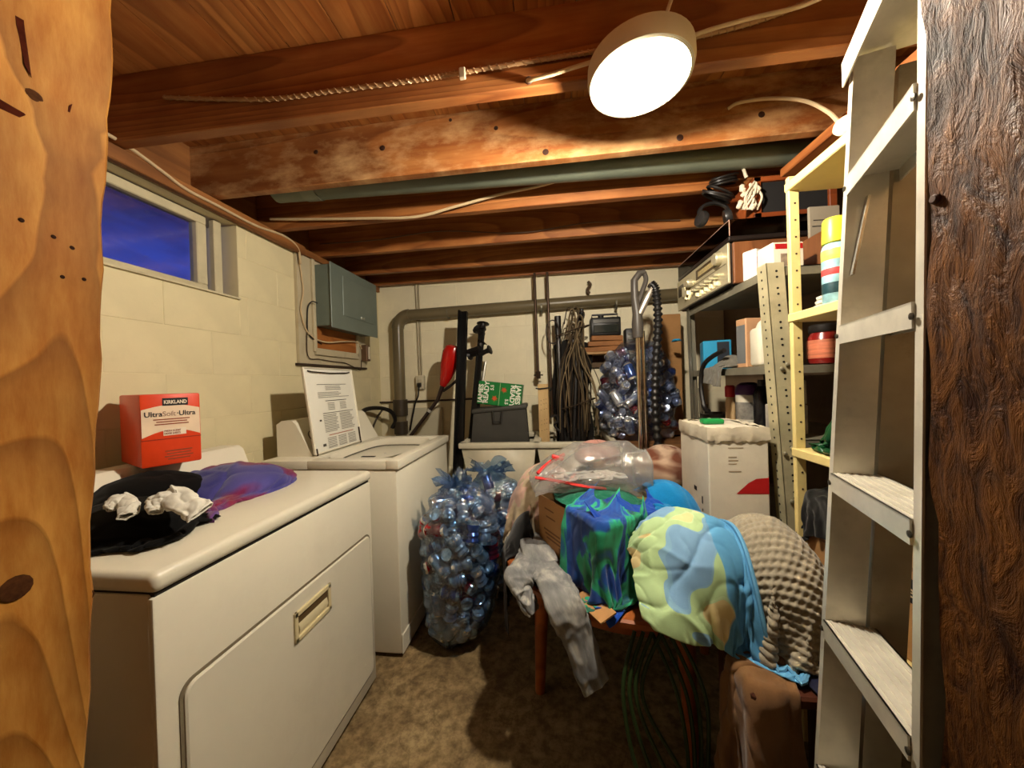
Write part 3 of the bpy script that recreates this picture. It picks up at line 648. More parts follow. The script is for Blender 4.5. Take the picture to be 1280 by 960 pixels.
bo = b.build('basin', tub_m, tub, 20); sd = bo.modifiers.new('t', 'SOLIDIFY'); sd.thickness = .008; sd.offset = -1
for x in (TX0+.07, TX1-.07):
    for y in (TY0+.08, TY1-.08): MB().tube([(x, y, 0), (x, y, .6)], .018, 8).build('leg', M((120, 114, 100), .4, .7), tub)

# ------------------------------------------------------------------ things on the dryer
drytop = [Box((-1.15, 1.0, DZ-.15), (.72, .86, .30))]
blk = fabric((7, 6, 6), .3, 12, sheen=.03); 
# black folded clothes (heap under the carton and one near the front edge)
crumple('dark_clothes', 'heap of black clothes under the orange carton on the dryer', 'clothes', (-1.28, .94, .97), (.36, .40), (.50, .54), blk, drytop+[Ell((-1.30, .98, .92), (.15, .16, .1))], 34, 4, h=.10)
crumple('black_trousers', 'black folded garment at the front edge of the dryer top', 'clothes', (-1.09, .755, 1.0), (.28, .20), (.36, .27), fabric((6, 6, 6), .3, 12, sheen=.03), drytop+[Ell((-1.10, .78, .93), (.15, .10, .07))], 26, 9, h=.04, rz=.25)
wsock = fabric((226, 220, 204), .12, 20)
zk = 1.012
tag(sheet('white_sock', limb([at(196, 640, z=zk-.01), at(200, 626, z=zk+.01), at(214, 621, z=zk+.012), at(232, 630, z=zk), at(252, 640, z=zk-.02)], [.010, .026, .030, .028, .030], [.008, .014, .018, .014, .008], (.5, 1, .2)), wsock, None, .003, 1, folds(.007, 7, 4, 14), 2), 'crumpled white sock lying on the black garment', 'sock')
tag(sheet('small_white_sock', limb([at(134, 637, z=zk), at(142, 628, z=zk+.012), at(152, 624, z=zk+.012), at(160, 634, z=zk), at(158, 645, z=zk-.01)], [.008, .014, .018, .018, .014], [.006, .010, .012, .010, .008], (.5, 1, .2)), wsock, None, .003, 1, folds(.005, 6, 4, 15), 2), 'small white curled sock beside the left post', 'sock')
def plaid():
    t = NT('plaid'); v = t.coord('UV', (1, 1, 1)); a = t.noise(v, 2.1, 2, .4)
    c = t.ramp(a, [(.34, lin((50, 50, 124))), (.47, lin((84, 78, 146))), (.52, lin((120, 40, 84))), (.62, lin((134, 40, 66))), (.7, lin((66, 62, 134)))])
    t.base(c); t.rough(.95, 0, .1); t.b.inputs['Sheen Weight'].default_value = .25; t.bump(t.noise(v, 160, 3), .5, .003); return t.m
def tw(u, v):
    p = Vector((-1.40, 1.47, 0)).lerp(Vector((-1.32, 1.12, 0)), v); q = Vector((-1.12, 1.20, 0)).lerp(Vector((-.955, .86, 0)), v); r = p.lerp(q, u); return (r.x, r.y, 1.0+.025*math.sin(u*6+1)*math.sin(v*5))
G = drape(tw, 1.18, 38, 32, drytop+[Ell((-1.20, 1.16, .93), (.20, .17, .06))], 110, noise=.02, seed=31, fr=.85)
tag(sheet('plaid_towel', G, plaid(), None, .012, 1, folds(.014, 3, 3, 5), 2), 'folded purple and blue plaid flannel towel on the dryer top', 'towel')
# orange dryer-sheet carton: the printed short end faces the lamp, the long side the doorway
th_ = rad(65); pd = Vector((math.cos(th_), math.sin(th_), 0)); dd_ = Vector((-math.sin(th_), math.cos(th_), 0)); wv, dv, hv = .150, .245, .235
c0 = Vector((-1.300, .955, 1.043)); bc = c0+pd*wv/2+dd_*dv/2
car = thing('dryer_sheet_carton', 'orange carton of dryer sheets standing on the dark clothes', 'carton', bc)
orange = M((226, 66, 22), .4, 0, .08, 10)
Rz = Matrix((pd, dd_, (0, 0, 1))).transposed()
def cl(x, y, z): return bc+Rz @ Vector((x, y, z))
MB().rbox(bc+Vector((0, 0, hv/2)), (wv, dv, hv), .006, 2, Rz).build('box', orange, car)
def quad(pts, nm, mat, par): 
    b = MB(); b.add(pts, [tuple(range(len(pts)))]); return b.build(nm, mat, par, None)
fy = -dv/2-.0006
cream = M((244, 226, 200), .5, 0, .04)
swoop = [cl(-.072+.144*t, fy, .185+.014*math.sin(t*3.14)) for t in [i/10 for i in range(11)]]+[cl(.072-.144*t, fy, .095+.022*math.sin(t*3.14)) for t in [i/10 for i in range(11)]]
quad(swoop, 'label_panel', M((244, 216, 184), .5, 0, .1, 9), car)
quad([cl(-.022, fy-.0004, .196), cl(.042, fy-.0004, .196), cl(.042, fy-.0004, .221), cl(-.022, fy-.0004, .221)], 'name_plate', M((26, 20, 18), .5), car)
quad([cl(-.022, fy-.0004, .098), cl(.035, fy-.0004, .098), cl(.035, fy-.0004, .120), cl(-.022, fy-.0004, .120)], 'scent_plate', cream, car)
quad([cl(-.074, fy-.0003, .086), cl(.074, fy-.0003, .086), cl(.074, fy-.0003, .0885), cl(-.074, fy-.0003, .0885)], 'tear_line', M((150, 40, 14), .5), car)
xd = pd; zd = Vector((0, 0, 1)); ink = M((40, 30, 36), .6); ink2 = M((170, 130, 110), .6); inkr = M((150, 40, 24), .6)
text_part('KIRKLAND', .0165, cl(-.019, fy-.0012, .2025), xd, zd, cream, car, bold=.0004, sx=.72)
text_part('Ultra', .023, cl(-.066, fy-.0008, .162), xd, zd, ink, car, bold=.0003, sx=.9); text_part('Soft', .023, cl(-.023, fy-.0008, .162), xd, zd, ink2, car, sx=.9); text_part('\u00b7Ultra', .023, cl(.012, fy-.0008, .162), xd, zd, ink, car, bold=.0003, sx=.9)
text_part('FRESH SCENT', .0085, cl(-.020, fy-.0012, .1105), xd, zd, inkr, car, sx=.8); text_part('DRYER SHEETS', .0085, cl(-.020, fy-.0012, .1015), xd, zd, inkr, car, sx=.72)
b = MB()
for z, w_ in ((.150, .045), (.142, .038), (.134, .042)): b.add([cl(-w_, fy-.0008, z), cl(w_, fy-.0008, z), cl(w_, fy-.0008, z+.0035), cl(-w_, fy-.0008, z+.0035)], [(0, 1, 2, 3)])
for z, w_ in ((.045, .034), (.036, .030), (.027, .036), (.018, .028)): b.add([cl(-w_+.015, fy-.0008, z), cl(w_+.015, fy-.0008, z), cl(w_+.015, fy-.0008, z+.0035), cl(-w_+.015, fy-.0008, z+.0035)], [(0, 1, 2, 3)])
b.build('small_print', M((150, 70, 40), .6), car, None, kind='stuff')
# ------------------------------------------------------------------ fuse panel on its board (left wall)
board_m = M((196, 182, 150), .6, 0, .08, 6, .15, dirt=.5, dirtcol=(140, 110, 70))
bd = thing('panel_board', 'painted mounting board with a wooden frame behind the grey fuse panel', 'board', (XL+.012, 2.36, 1.45))
MB().mm((XL+.001, 1.985, 1.44), (XL+.02, 2.745, 2.12)).build('backing', board_m, bd)
b = MB()
for (a, c, z0, z1) in ((2.105, 2.13, 1.52, 2.12), (2.12, 2.62, 1.50, 1.545), (2.60, 2.63, 1.52, 1.70)): b.rbox((XL+.029, (a+c)/2, (z0+z1)/2), (.018, c-a, z1-z0), .003, 1)
b.build('frame_strip', board_m, bd)
MB().mm((XL+.0205, 2.13, 1.545), (XL+.023, 2.60, 1.72)).build('bare_wood', wood((120, 62, 20), (176, 104, 44), (196, 126, 62), 'y', 8, 0, .6), bd)
MB().mm((XL+.001, 1.97, 1.425), (XL+.022, 2.76, 1.44)).build('painted_shade_strip', M((60, 44, 30), .8), bd)  # solid dark strip standing in for the shade under the board
pan = thing('fuse_panel', 'grey-green electrical fuse panel box high on the left wall', 'electrical panel', (XL+.08, 2.40, 1.68))
grey = M((104, 114, 104), .45, .1, .08, 8, .06); grey2 = M((112, 122, 112), .42, .1, .06, 8)
MB().rbox((XL+.085, 2.405, 1.888), (.13, .56, .40), .005, 1).build('case', grey, pan)
MB().rbox((XL+.153, 2.405, 1.885), (.006, .59, .425), .002, 1).build('cover', grey2, pan)
MB().rbox((XL+.158, 2.435, 1.905), (.006, .40, .27), .003, 1).build('door', grey2, pan)
MB().rbox((XL+.163, 2.47, 1.79), (.008, .05, .018), .002, 1).build('latch', M((170, 172, 160), .3, .6), pan)
for y, h in ((2.24, .014), (2.30, .02), (2.34, .016)): MB().lathe([(.012, 0), (.012, h), (.008, h+.006), (0, h+.006)], (XL+.1, y, 2.088), 8).build('cable_clamp', M((190, 190, 176), .4, .5), pan)
def wcable(nm, label, pts, r, mat): return cable(nm, label, [at(p[0], p[1], x=XL+.03+(p[2] if len(p) > 2 else 0)) for p in pts], r, mat)
wcable('panel_cable_white', 'white cable looping down the board left of the fuse panel', [(374, 325), (377, 345), (379, 365), (376, 385), (379, 402), (385, 416), (395, 424), (410, 428, .015), (428, 427, .02), (446, 428, .01), (452, 436)], .005, cab_w)
wcable('panel_cable_black', 'black cable leaving the near side of the fuse panel', [(397, 379, .04), (390, 377, .02), (385, 384), (384, 400), (385, 415), (392, 424), (402, 430)], .004, cab_b)
wcable('panel_cable_thin', 'thin dark wire running along the bottom of the panel board', [(384, 410), (385, 445), (400, 449), (417, 452), (432, 454), (445, 460), (451, 462), (452, 450)], .0028, M((60, 46, 34), .6))
sw = thing('switch_box', 'small metal switch box at the lower right of the panel board', 'switch', (XL+.03, 2.70, 1.50))
MB().rbox((XL+.045, 2.705, 1.555), (.05, .06, .13), .004, 1).build('box', M((110, 84, 60), .5, .2), sw)
MB().rbox((XL+.074, 2.705, 1.555), (.008, .02, .10), .002, 1).build('plate', M((226, 214, 190), .4), sw)

# ------------------------------------------------------------------ drain pipe on the back wall
pvc = M((112, 100, 74), .32, 0, .08, 6, .03)
YP = YB-.075; pr = .048
e0 = at(497, 400, y=YP); hz = at(600, 389, y=YP).z
dp = thing('drain_pipe', 'brown plastic drain pipe with an elbow along the back wall', 'pipe', (e0.x, YP, 0))
el = [Vector((e0.x+.11*(1-math.cos(a)), YP, hz-.11+.11*math.sin(a))) for a in [rad(9*k) for k in range(11)]]
rp = at(870, 366, y=YP)
MB().tube([el[-1], Vector((rp.x, YP, rp.z))], pr, 20).build('horizontal_run', pvc, dp)
MB().tube([Vector((e0.x, YP, 0)), el[0]], pr, 20).build('vertical_run', pvc, dp)
MB().tube(el, pr*1.12, 20).build('elbow', pvc, dp)
MB().tube([Vector((e0.x, YP, 1.02)), Vector((e0.x, YP, 1.16))], pr*1.3, 20).build('coupling', M((64, 54, 40), .4), dp)
MB().tube([Vector((e0.x, YP, .86)), Vector((e0.x, YP, .97))], pr*1.22, 20).build('coupling', M((60, 50, 38), .4), dp)
for x in (-.9, -.1, .5): MB().tube([Vector((x, YP, hz+.0)), Vector((x+.012, YP, hz))], pr*1.06, 20).build('strap', M((120, 116, 100), .4, .6), dp)
# washer hoses and supply line
def ycable(nm, label, pts, r, mat, y=None, cat='hose'):
    o = cable(nm, label, [at(p[0], p[1], y=(p[2] if len(p) > 2 else y)) for p in pts], r, mat); o['category'] = cat; return o
blackr = M((24, 20, 18), .45)
ycable('supply_line', 'thin dark supply line running low along the back wall', [(449, 503), (480, 503), (505, 502), (560, 500), (600, 498)], .008, M((52, 36, 28), .5), YB-.02, 'pipe')
ycable('drain_hose', 'black washer drain hose hooked into the pipe behind the washer', [(455, 545, 2.36), (449, 525, 2.5), (455, 513, 2.6), (472, 510, 2.75), (488, 514, 2.85), (494, 525, 2.90), (490, 535, 2.90)], .017, blackr)
ycable('fill_hose', 'thin dark hose dropping from the supply line behind the washer', [(478, 512, 2.95), (470, 525, 2.9), (466, 540, 2.8), (478, 552, 2.6)], .009, M((70, 60, 46), .5))
# conduit and outlet
oc = at(526, 478, y=YB-.02); ct = at(521, 345, y=YB-.015)
con_ = thing('wall_outlet', 'surface-mounted outlet with a black plug and conduit on the back wall', 'outlet', (oc.x, YB, oc.z))
MB().rbox((oc.x, YB-.025, oc.z), (.075, .045, .12), .005, 2).build('box', M((205, 194, 166), .5, 0, .05), con_)
MB().tube([Vector((oc.x-.01, YB-.012, oc.z+.05)), Vector((oc.x-.02, YB-.012, ct.z)), Vector((oc.x-.03, YB-.03, 2.17))], .009, 10).build('conduit', M((190, 178, 148), .5), con_)
MB().tube([Vector((oc.x+.01, YB-.012, oc.z+.05)), Vector((oc.x+.004, YB-.012, ct.z)), Vector((oc.x-.0, YB-.03, 2.17))], .006, 10).build('conduit', M((184, 172, 142), .5), con_)
MB().rbox((oc.x+.004, YB-.052, oc.z+.012), (.034, .012, .032), .003, 1).build('socket', M((190, 178, 150), .4), con_)
plug = thing('power_plug', 'black plug pushed into the back wall outlet', 'plug', (oc.x+.004, YB-.06, oc.z-.03))
MB().rbox((oc.x+.004, YB-.07, oc.z-.022), (.034, .026, .036), .006, 2).build('body', blackr, plug)
MB().tube(bez([(oc.x+.004, YB-.075, oc.z-.035), (oc.x-.01, YB-.07, oc.z-.12), (oc.x-.05, YB-.05, oc.z-.2), (oc.x-.1, YB-.05, oc.z-.42)]), .007, 8).build('cord', blackr, plug)
p0 = at(503, 503, y=YB-.01); p1 = at(556, 600, y=YB-.01)
tag(MB().rbox(((p0.x+p1.x)/2, YB-.014, .55), (p1.x-p0.x, .02, 1.06), .003, 1).build('backer_board', M((200, 190, 162), .6, 0, .05, 6)), 'pale painted board standing against the back wall behind the washer', 'board')
# vertical copper pipes with brackets
for k, (px, yb, lab) in enumerate(((668, 472, 'longer dark vertical water pipe ending above the wooden batten'), (684, 520, 'dark vertical water pipe beside the bundled wires'))):
    a = at(px, 345, y=YB-.13); c = at(px+3, yb, y=YB-.13); wp = thing('water_pipe', lab, 'pipe', (a.x, YB-.13, c.z))
    MB().tube([Vector((a.x, YB-.13, 2.168)), Vector((a.x+.005, YB-.13, c.z))], .011, 10).build('pipe', M((70, 50, 34), .4, .5, .2), wp)
    if k == 0: MB().tube([Vector((a.x+.005, YB-.13, c.z-.01)), Vector((a.x+.005, YB-.13, c.z+.05))], .02, 8).build('valve', M((60, 44, 30), .4, .5), wp)
    if k == 0: MB().tube([Vector((a.x-.03, YB-.13, c.z+.02)), Vector((a.x+.045, YB-.13, c.z+.02))], .006, 6).build('valve_handle', M((60, 44, 30), .4, .5), wp)

# ------------------------------------------------------------------ string trimmer leaning in the corner
tr = at(567, 450, y=2.72)
trm = thing('string_trimmer', 'red and black string trimmer leaning behind the washer', 'trimmer', at(512, 560, y=2.62))
h0 = at(566, 442, y=2.66); h1 = at(557, 472, y=2.66); h2 = at(547, 500, y=2.69); h3 = at(513, 545, y=2.62)
MB().tube([h0+Vector((.02, 0, .06)), h0+Vector((.015, 0, .045)), h0, h0.lerp(h1, .5), h1, h1.lerp(h2, .35)], [.04, .068, .08, .07, .046, .026], 14).build('motor_housing', M((176, 22, 16), .22, 0, .08, 8), trm)
MB().tube([h1.lerp(h2, .25), h2, h3], [.02, .015, .013], 12).build('shaft', M((40, 26, 22), .3), trm)
MB().tube([h2.lerp(h3, .28), h2.lerp(h3, .34)], .019, 10).build('clamp_ring', M((200, 196, 186), .3, .5), trm)
MB().tube(bez([h0+Vector((.06, 0, .03)), h0+Vector((.1, -.01, -.02)), h1+Vector((.10, -.01, -.01)), h1.lerp(h2, .6)+Vector((.02, 0, 0))]), .011, 8).build('handle_loop', blackr, trm)
MB().lathe([(.07, 0), (.075, .02), (.05, .035), (.02, .04)], at(510, 552, y=2.62)+Vector((0, 0, -.02)), 16, (0, -.4, 1)).build('guard', blackr, trm)

# ------------------------------------------------------------------ black metal poles standing between washer and tub
bm1 = M((26, 25, 24), .35, .5, .1); bm2 = M((36, 34, 32), .4, .3, .1)
a = at(580, 390, y=2.66); c = at(571, 640, y=2.42); c2 = Vector((c.x-.005, 2.38, .0))
pole = thing('black_pole', 'thick black square pole with bolt holes leaning beside the tub', 'pole', c2)
d = (a-c2).normalized(); rx = d.to_track_quat('Z', 'Y').to_matrix(); L_ = (a-c2).length
MB().box((a+c2)/2, (.055, .03, L_), rx).box((a+c2)/2+rx @ Vector((.02, .03, 0)), (.012, .05, L_), rx).build('rail', bm1, pole)
MB().lathe([(.006, 0), (.006, .002), (0, .002)], a+rx @ Vector((0, -.016, -.05)), 8, rx @ Vector((0, -1, 0))).build('bolt_hole', M((200, 196, 180), .5), pole)
def clamp(lab, top, bot, w, pads):
    o = thing('bar_clamp', lab, 'clamp', bot, group='black bar clamps by the tub'); d = (top-bot).normalized(); R = d.to_track_quat('Z', 'Y').to_matrix()
    MB().box((top+bot)/2, (w, .016, (top-bot).length), R).box((top+bot)/2+R @ Vector((w*.5, 0, 0)), (.008, .03, (top-bot).length*.98), R).build('bar', bm2, o)
    for (t, dx, dz, r, nm) in pads:
        p = bot.lerp(top, t); q = p+R @ Vector((dx, -.005, dz))
        MB().tube([p, p.lerp(q, .6), q-(q-p)*.16, q, q+(q-p).normalized()*.004], [r*.7, r*.55, r*.65, r*1.15, r*.9], 10).build(nm, blackr, o)
    return o
clamp('black bar clamp with a flared jaw at its top', at(603, 412, y=2.76), Vector((at(582, 560, y=2.6).x, 2.52, .30)), .045, [(1.0, .004, .05, .045, 'jaw'), (.97, .05, .055, .042, 'jaw'), (.87, .11, -.015, .036, 'handle'), (.86, -.09, .03, .034, 'handle')])
clamp('black bar clamp whose knobbed handle points right above the beer carton', at(600, 432, y=2.74), Vector((at(590, 560, y=2.6).x, 2.53, .30)), .042, [(.98, .20, -.035, .038, 'handle'), (1.0, -.02, .03, .04, 'jaw')])
a = at(607, 452, y=2.78); c = at(592, 548, y=2.7)
tag(MB().tube([a, a.lerp(c, .6), c], [.012, .012, .012], 8).build('aluminium_rod', M((170, 168, 160), .3, .9)), 'short pale aluminium rod leaning behind the grey tote', 'rod')

# ------------------------------------------------------------------ grey tote in the tub with a beer carton on it
tq = Matrix.Rotation(rad(-4), 3, 'Y') @ Matrix.Rotation(rad(3), 3, 'Z')
tc0 = at(624, 553, y=2.60); tc = Vector((tc0.x, 2.68, tc0.z))
tote = thing('grey_tote', 'dark grey lidded tote box standing in the laundry tub', 'box', (tc.x, tc.y, .70))
tm = M((58, 56, 50), .6, 0, .08, 10, .08); hw, hd = .23, .13; zb, zt = .62, 1.075
b = MB(); top = [tc+tq @ Vector((x*hw*.84+.0, y*hd, 0))+Vector((.01, 0, zt-tc.z)) for x, y in ((-1, -1), (1, -1), (1, 1), (-1, 1))]; bot = [tc+tq @ Vector((x*hw, y*hd*.95, 0))+Vector((0, 0, zb-tc.z)) for x, y in ((-1, -1), (1, -1), (1, 1), (-1, 1))]
b.add(top+bot, [(0, 1, 2, 3), (7, 6, 5, 4), (0, 4, 5, 1), (1, 5, 6, 2), (2, 6, 7, 3), (3, 7, 4, 0)])
b.build('body', tm, tote, 20)
lidc = sum(top, Vector())/4
MB().rbox(lidc+Vector((0, -.006, .012)), (hw*1.78, hd*2.1, .03), .008, 2, tq).build('lid', tm, tote)
hh = lidc+Vector((0, -hd-.02, -.03)); MB().tube([hh+Vector((-.04, 0, .03)), hh+Vector((-.035, -.004, -.05)), hh+Vector((.02, -.004, -.05)), hh+Vector((.03, 0, .03))], .007, 6).build('handle', M((44, 42, 38), .5), tote)
bq = Matrix.Rotation(rad(7.5), 3, 'Y'); bw_, bh_, bd_ = .335, .175, .12
bo = lidc+Vector((.0, .0, .118))
beer = thing('beer_carton', 'green beer carton with white lettering lying tilted on the grey tote', 'carton', bo-Vector((0, 0, .09)))
MB().rbox(bo, (bw_, bd_, bh_), .004, 1, bq).build('carton', M((22, 120, 52), .4, 0, .1, 8), beer)
def bl(x, z, o=.0008): return bo+bq @ Vector((x, -bd_/2-o, z))
white = M((240, 236, 220), .5); X_ = bq @ Vector((1, 0, 0)); Z_ = bq @ Vector((0, 0, 1))
MB().add([bl(-.002, -.087), bl(.002, -.087), bl(.002, .087), bl(-.002, .087)], [(0, 1, 2, 3)]).build('panel_seam', M((150, 190, 130), .5), beer, None)
text_part('JAMES', .050, bl(-.128, -.075), Z_, -X_, white, beer, bold=.0016, sx=1.05); text_part('READY', .050, bl(-.085, -.075), Z_, -X_, white, beer, bold=.0016, sx=1.05); text_part('5.5', .034, bl(-.048, .025), Z_, -X_, white, beer, bold=.001)
text_part('JAMES', .050, bl(.125, .078), -Z_, X_, white, beer, bold=.0016, sx=1.05); text_part('READY', .050, bl(.083, .078), -Z_, X_, white, beer, bold=.0016, sx=1.05); text_part('5.5', .034, bl(.047, -.03), -Z_, X_, white, beer, bold=.001)
leafm = M((206, 84, 40), .5, 0, .1)
for lx, lz in ((-.035, -.035), (.032, .035)):
    pts = [];
    for k in range(22):
        a = 2*math.pi*k/22; r = .024*(1 if k % 2 == 0 else .55)*(1.15 if k % 4 == 0 else .9); pts.append(bl(lx+r*math.cos(a), lz+r*math.sin(a)))
    MB().add(pts, [tuple(range(22))]).build('leaf_emblem', leafm, beer, None)
# wooden batten and hook
a = at(678, 480, y=2.66); c = at(679, 560, y=2.6)
bt = thing('wooden_batten', 'pale wooden batten with nail holes standing in the tub', 'batten', (c.x, 2.64, .66))
MB().rbox((a.x+.004, 2.66, (a.z+.66)/2), (.078, .03, a.z-.66), .003, 1).build('batten', wood((150, 110, 60), (208, 174, 118), (226, 196, 144), 'z', 8, 3, .6), bt)
b = MB()
for z in (.12, .15, .19, .27, .30, .345): 
    for x in (-.018, .004, .02): b.lathe([(.003, 0), (.0028, .001), (0, .001)], (a.x+.004+x, 2.644, a.z-z+x*.3), 6, (0, -1, 0))
b.build('nail_holes', M((70, 46, 26), .8), bt, kind='stuff')
MB().tube(bez([(a.x-.05, 2.64, a.z-.03), (a.x-.02, 2.635, a.z-.035), (a.x+.06, 2.635, a.z-.03), (a.x+.068, 2.63, a.z-.045), (a.x+.05, 2.63, a.z-.05)]), .005, 6).build('hook', blackr, bt)
MB().tube(bez([(a.x+.05, 2.66, a.z-.25), (a.x+.1, 2.66, a.z-.24), (a.x+.11, 2.65, a.z-.28), (a.x+.08, 2.65, a.z-.31), (a.x+.12, 2.65, a.z-.36)]), .009, 6).build('bracket', blackr, bt)

# ------------------------------------------------------------------ bundled wires and black garden tools
hk = at(715, 395, y=2.72)
wb = thing('wire_bundle', 'long hanging hank of grey-brown bundled wire on the back wall', 'wire', (hk.x, 2.76, .86))
rw = random.Random(3); wire_ms = [M((92, 78, 56), .5, .2, .2), M((58, 46, 34), .5, .2, .2), M((124, 106, 78), .5, .2, .2)]
for i in range(22):
    x0 = hk.x+rw.uniform(-.06, .06); xb = hk.x+rw.uniform(-.13, .19); zt_ = 1.78+rw.uniform(-.12, .06); y_ = 2.76+rw.uniform(-.05, .03); bw2 = rw.uniform(-.05, .06)
    pts = bez([(x0-.03, y_, zt_-.12), (x0, y_, zt_), (x0+.03, y_, zt_-.05), (hk.x+(xb-hk.x)*.5+bw2, y_-.01, 1.45), (xb+bw2*.5, y_-.02, 1.2), (xb, y_, .92+rw.uniform(-.08, .05))], 6)
    MB().tube(pts, rw.choice((.0035, .0045, .006)), 5).build('strand', wire_ms[i % 3], wb)
for i, z in enumerate((1.66, 1.1)): MB().tube([Vector((hk.x+.13*math.cos(a)+(.03 if i else 0), 2.755+.06*math.sin(a), z+.04*math.cos(a))) for a in [2*math.pi*k/20 for k in range(21)]], .005, 5).build('tie', wire_ms[1], wb)
MB().tube([Vector((hk.x-.15+.05*math.cos(a), 2.74, 1.66+.09*math.sin(a))) for a in [2*math.pi*k/20 for k in range(21)]], .005, 5).build('loop', M((50, 40, 34), .5), wb)
for (pa, pb, lab) in (((697, 397), (703, 560), 'black rubber-gripped tool shaft left of the wire bundle'), ((722, 400), (716, 560), 'bent black tool handle rising through the wire bundle'), ((727, 388), (728, 560), 'slim black metal rod right of the wire bundle')):
    a = at(*pa, y=2.80); c = at(*pb, y=2.74); c.z = .70
    o = thing('tool_handle', lab, 'tool', c, group='black tools by the wires')
    if pa[0] == 722:
        MB().tube(bez([a+Vector((.02, 0, .02)), a+Vector((-.01, 0, -.06)), a+Vector((-.04, 0, -.16)), a.lerp(c, .3), c]), [.016]*33, 10).build('shaft', blackr, o)
        MB().tube([a+Vector((.03, 0, .05)), a+Vector((-.0, 0, -.05))], [.022, .026], 10).build('grip', M((20, 18, 17), .7), o)
    else:
        MB().tube([a, c], .011 if pa[0] == 727 else .02, 10).build('shaft', M((34, 30, 28), .35, .4), o)
        MB().tube([a+Vector((0, 0, .01)), a.lerp(c, .12)], .016 if pa[0] == 727 else .026, 10).build('grip', blackr, o)
b = MB()
sp0 = at(712, 480, y=2.83)
MB  # dark tarp rolled behind the wires
G = np.array([[[sp0.x-.13+.30*v+.02*math.sin(u*9), 2.86+.05*math.cos(v*7)+.02*math.sin(u*5), .72+.9*u*(1-.1*abs(v-.5))] for v in np.linspace(0, 1, 24)] for u in np.linspace(0, 1, 30)])
tag(sheet('dark_tarp', G, fabric((30, 26, 22), .3, 8), None, .01, 1), 'dark folded tarp hanging behind the wire bundle', 'tarp')

# ------------------------------------------------------------------ small wall shelf with a radio
s0 = at(733, 443, y=2.82); s1 = at(800, 440, y=2.82)
shf = thing('wall_shelf', 'small wooden wall shelf behind the vacuum wand', 'shelf', ((s0.x+s1.x)/2, 2.91, s0.z))
MB().rbox(((s0.x+s1.x)/2+.04, 2.915, s0.z+.008), (s1.x-s0.x+.12, .20, .02), .003, 1).build('shelf_board', wood((140, 96, 50), (190, 146, 92), (214, 176, 122), 'x', 6, 0, .6), shf)
MB().rbox(((s0.x+s1.x)/2+.04, 3.0, s0.z-.05), (s1.x-s0.x+.1, .03, .10), .003, 1).build('bracket', M((96, 74, 50), .7), shf)
rdo = thing('black_radio', 'black portable radio with a handle on the small wall shelf', 'radio', (s0.x+.13, 2.90, s0.z+.10))
rc = at(757, 408, y=2.86); 
cb = thing('cardboard_flat', 'flattened brown cardboard box under the black radio', 'cardboard', (rc.x, 2.90, s0.z+.018))
zb_ = s0.z+.019; zr = rc.z-.075
b = MB()
for k in range(3): b.rbox((rc.x-.02+.012*k, 2.91-.006*k, zb_+(zr-zb_)*(k+.5)/3), (.30-.03*k, .16, (zr-zb_)/3-.004), .003, 1, Matrix.Rotation(.03*(k-1), 3, 'Y'))
b.build('flaps', M((150, 98, 52), .7, 0, .12, 8), cb)
MB().rbox((rc.x, 2.90, rc.z), (.235, .11, .145), .012, 2).build('case', M((24, 24, 24), .4), rdo)
MB().rbox((rc.x, 2.842, rc.z-.02), (.19, .006, .06), .003, 1).build('front_window', M((34, 40, 36), .15), rdo)
MB().rbox((rc.x, 2.842, rc.z+.04), (.20, .006, .03), .002, 1).build('dial_strip', M((60, 58, 54), .3, .3), rdo)
MB().tube([(rc.x-.1, 2.90, rc.z+.07), (rc.x-.1, 2.90, rc.z+.10), (rc.x+.1, 2.90, rc.z+.10), (rc.x+.1, 2.90, rc.z+.07)], .008, 6).build('handle', blackr, rdo)
MB().lathe([(.022, 0), (.024, .02), (.014, .026), (0, .026)], (rc.x-.03, 2.90, rc.z+.0725), 12).build('knob', blackr, rdo)
eq = thing('dark_charger', 'small black charger unit right of the radio', 'charger', (rc.x+.2, 2.90, zb_))
MB().rbox((rc.x+.215, 2.90, zb_+.09), (.13, .11, .17), .01, 2).build('case', M((30, 28, 28), .4), eq)
for z in (.05, .09, .13): MB().rbox((rc.x+.215, 2.842, zb_+z), (.10, .008, .012), .002, 1).build('slot', M((110, 106, 100), .4, .5), eq)
tag(MB().tube(bez([at(735, 352, y=2.955), at(738, 356, y=2.95), at(734, 362, y=2.95), at(737, 367, y=2.95)]), [.012]*24+[.004], 6).build('hanging_rag', M((84, 66, 46), .8, 0, .3, 30)), 'scrap of brown rag hanging from the last joist', 'rag')
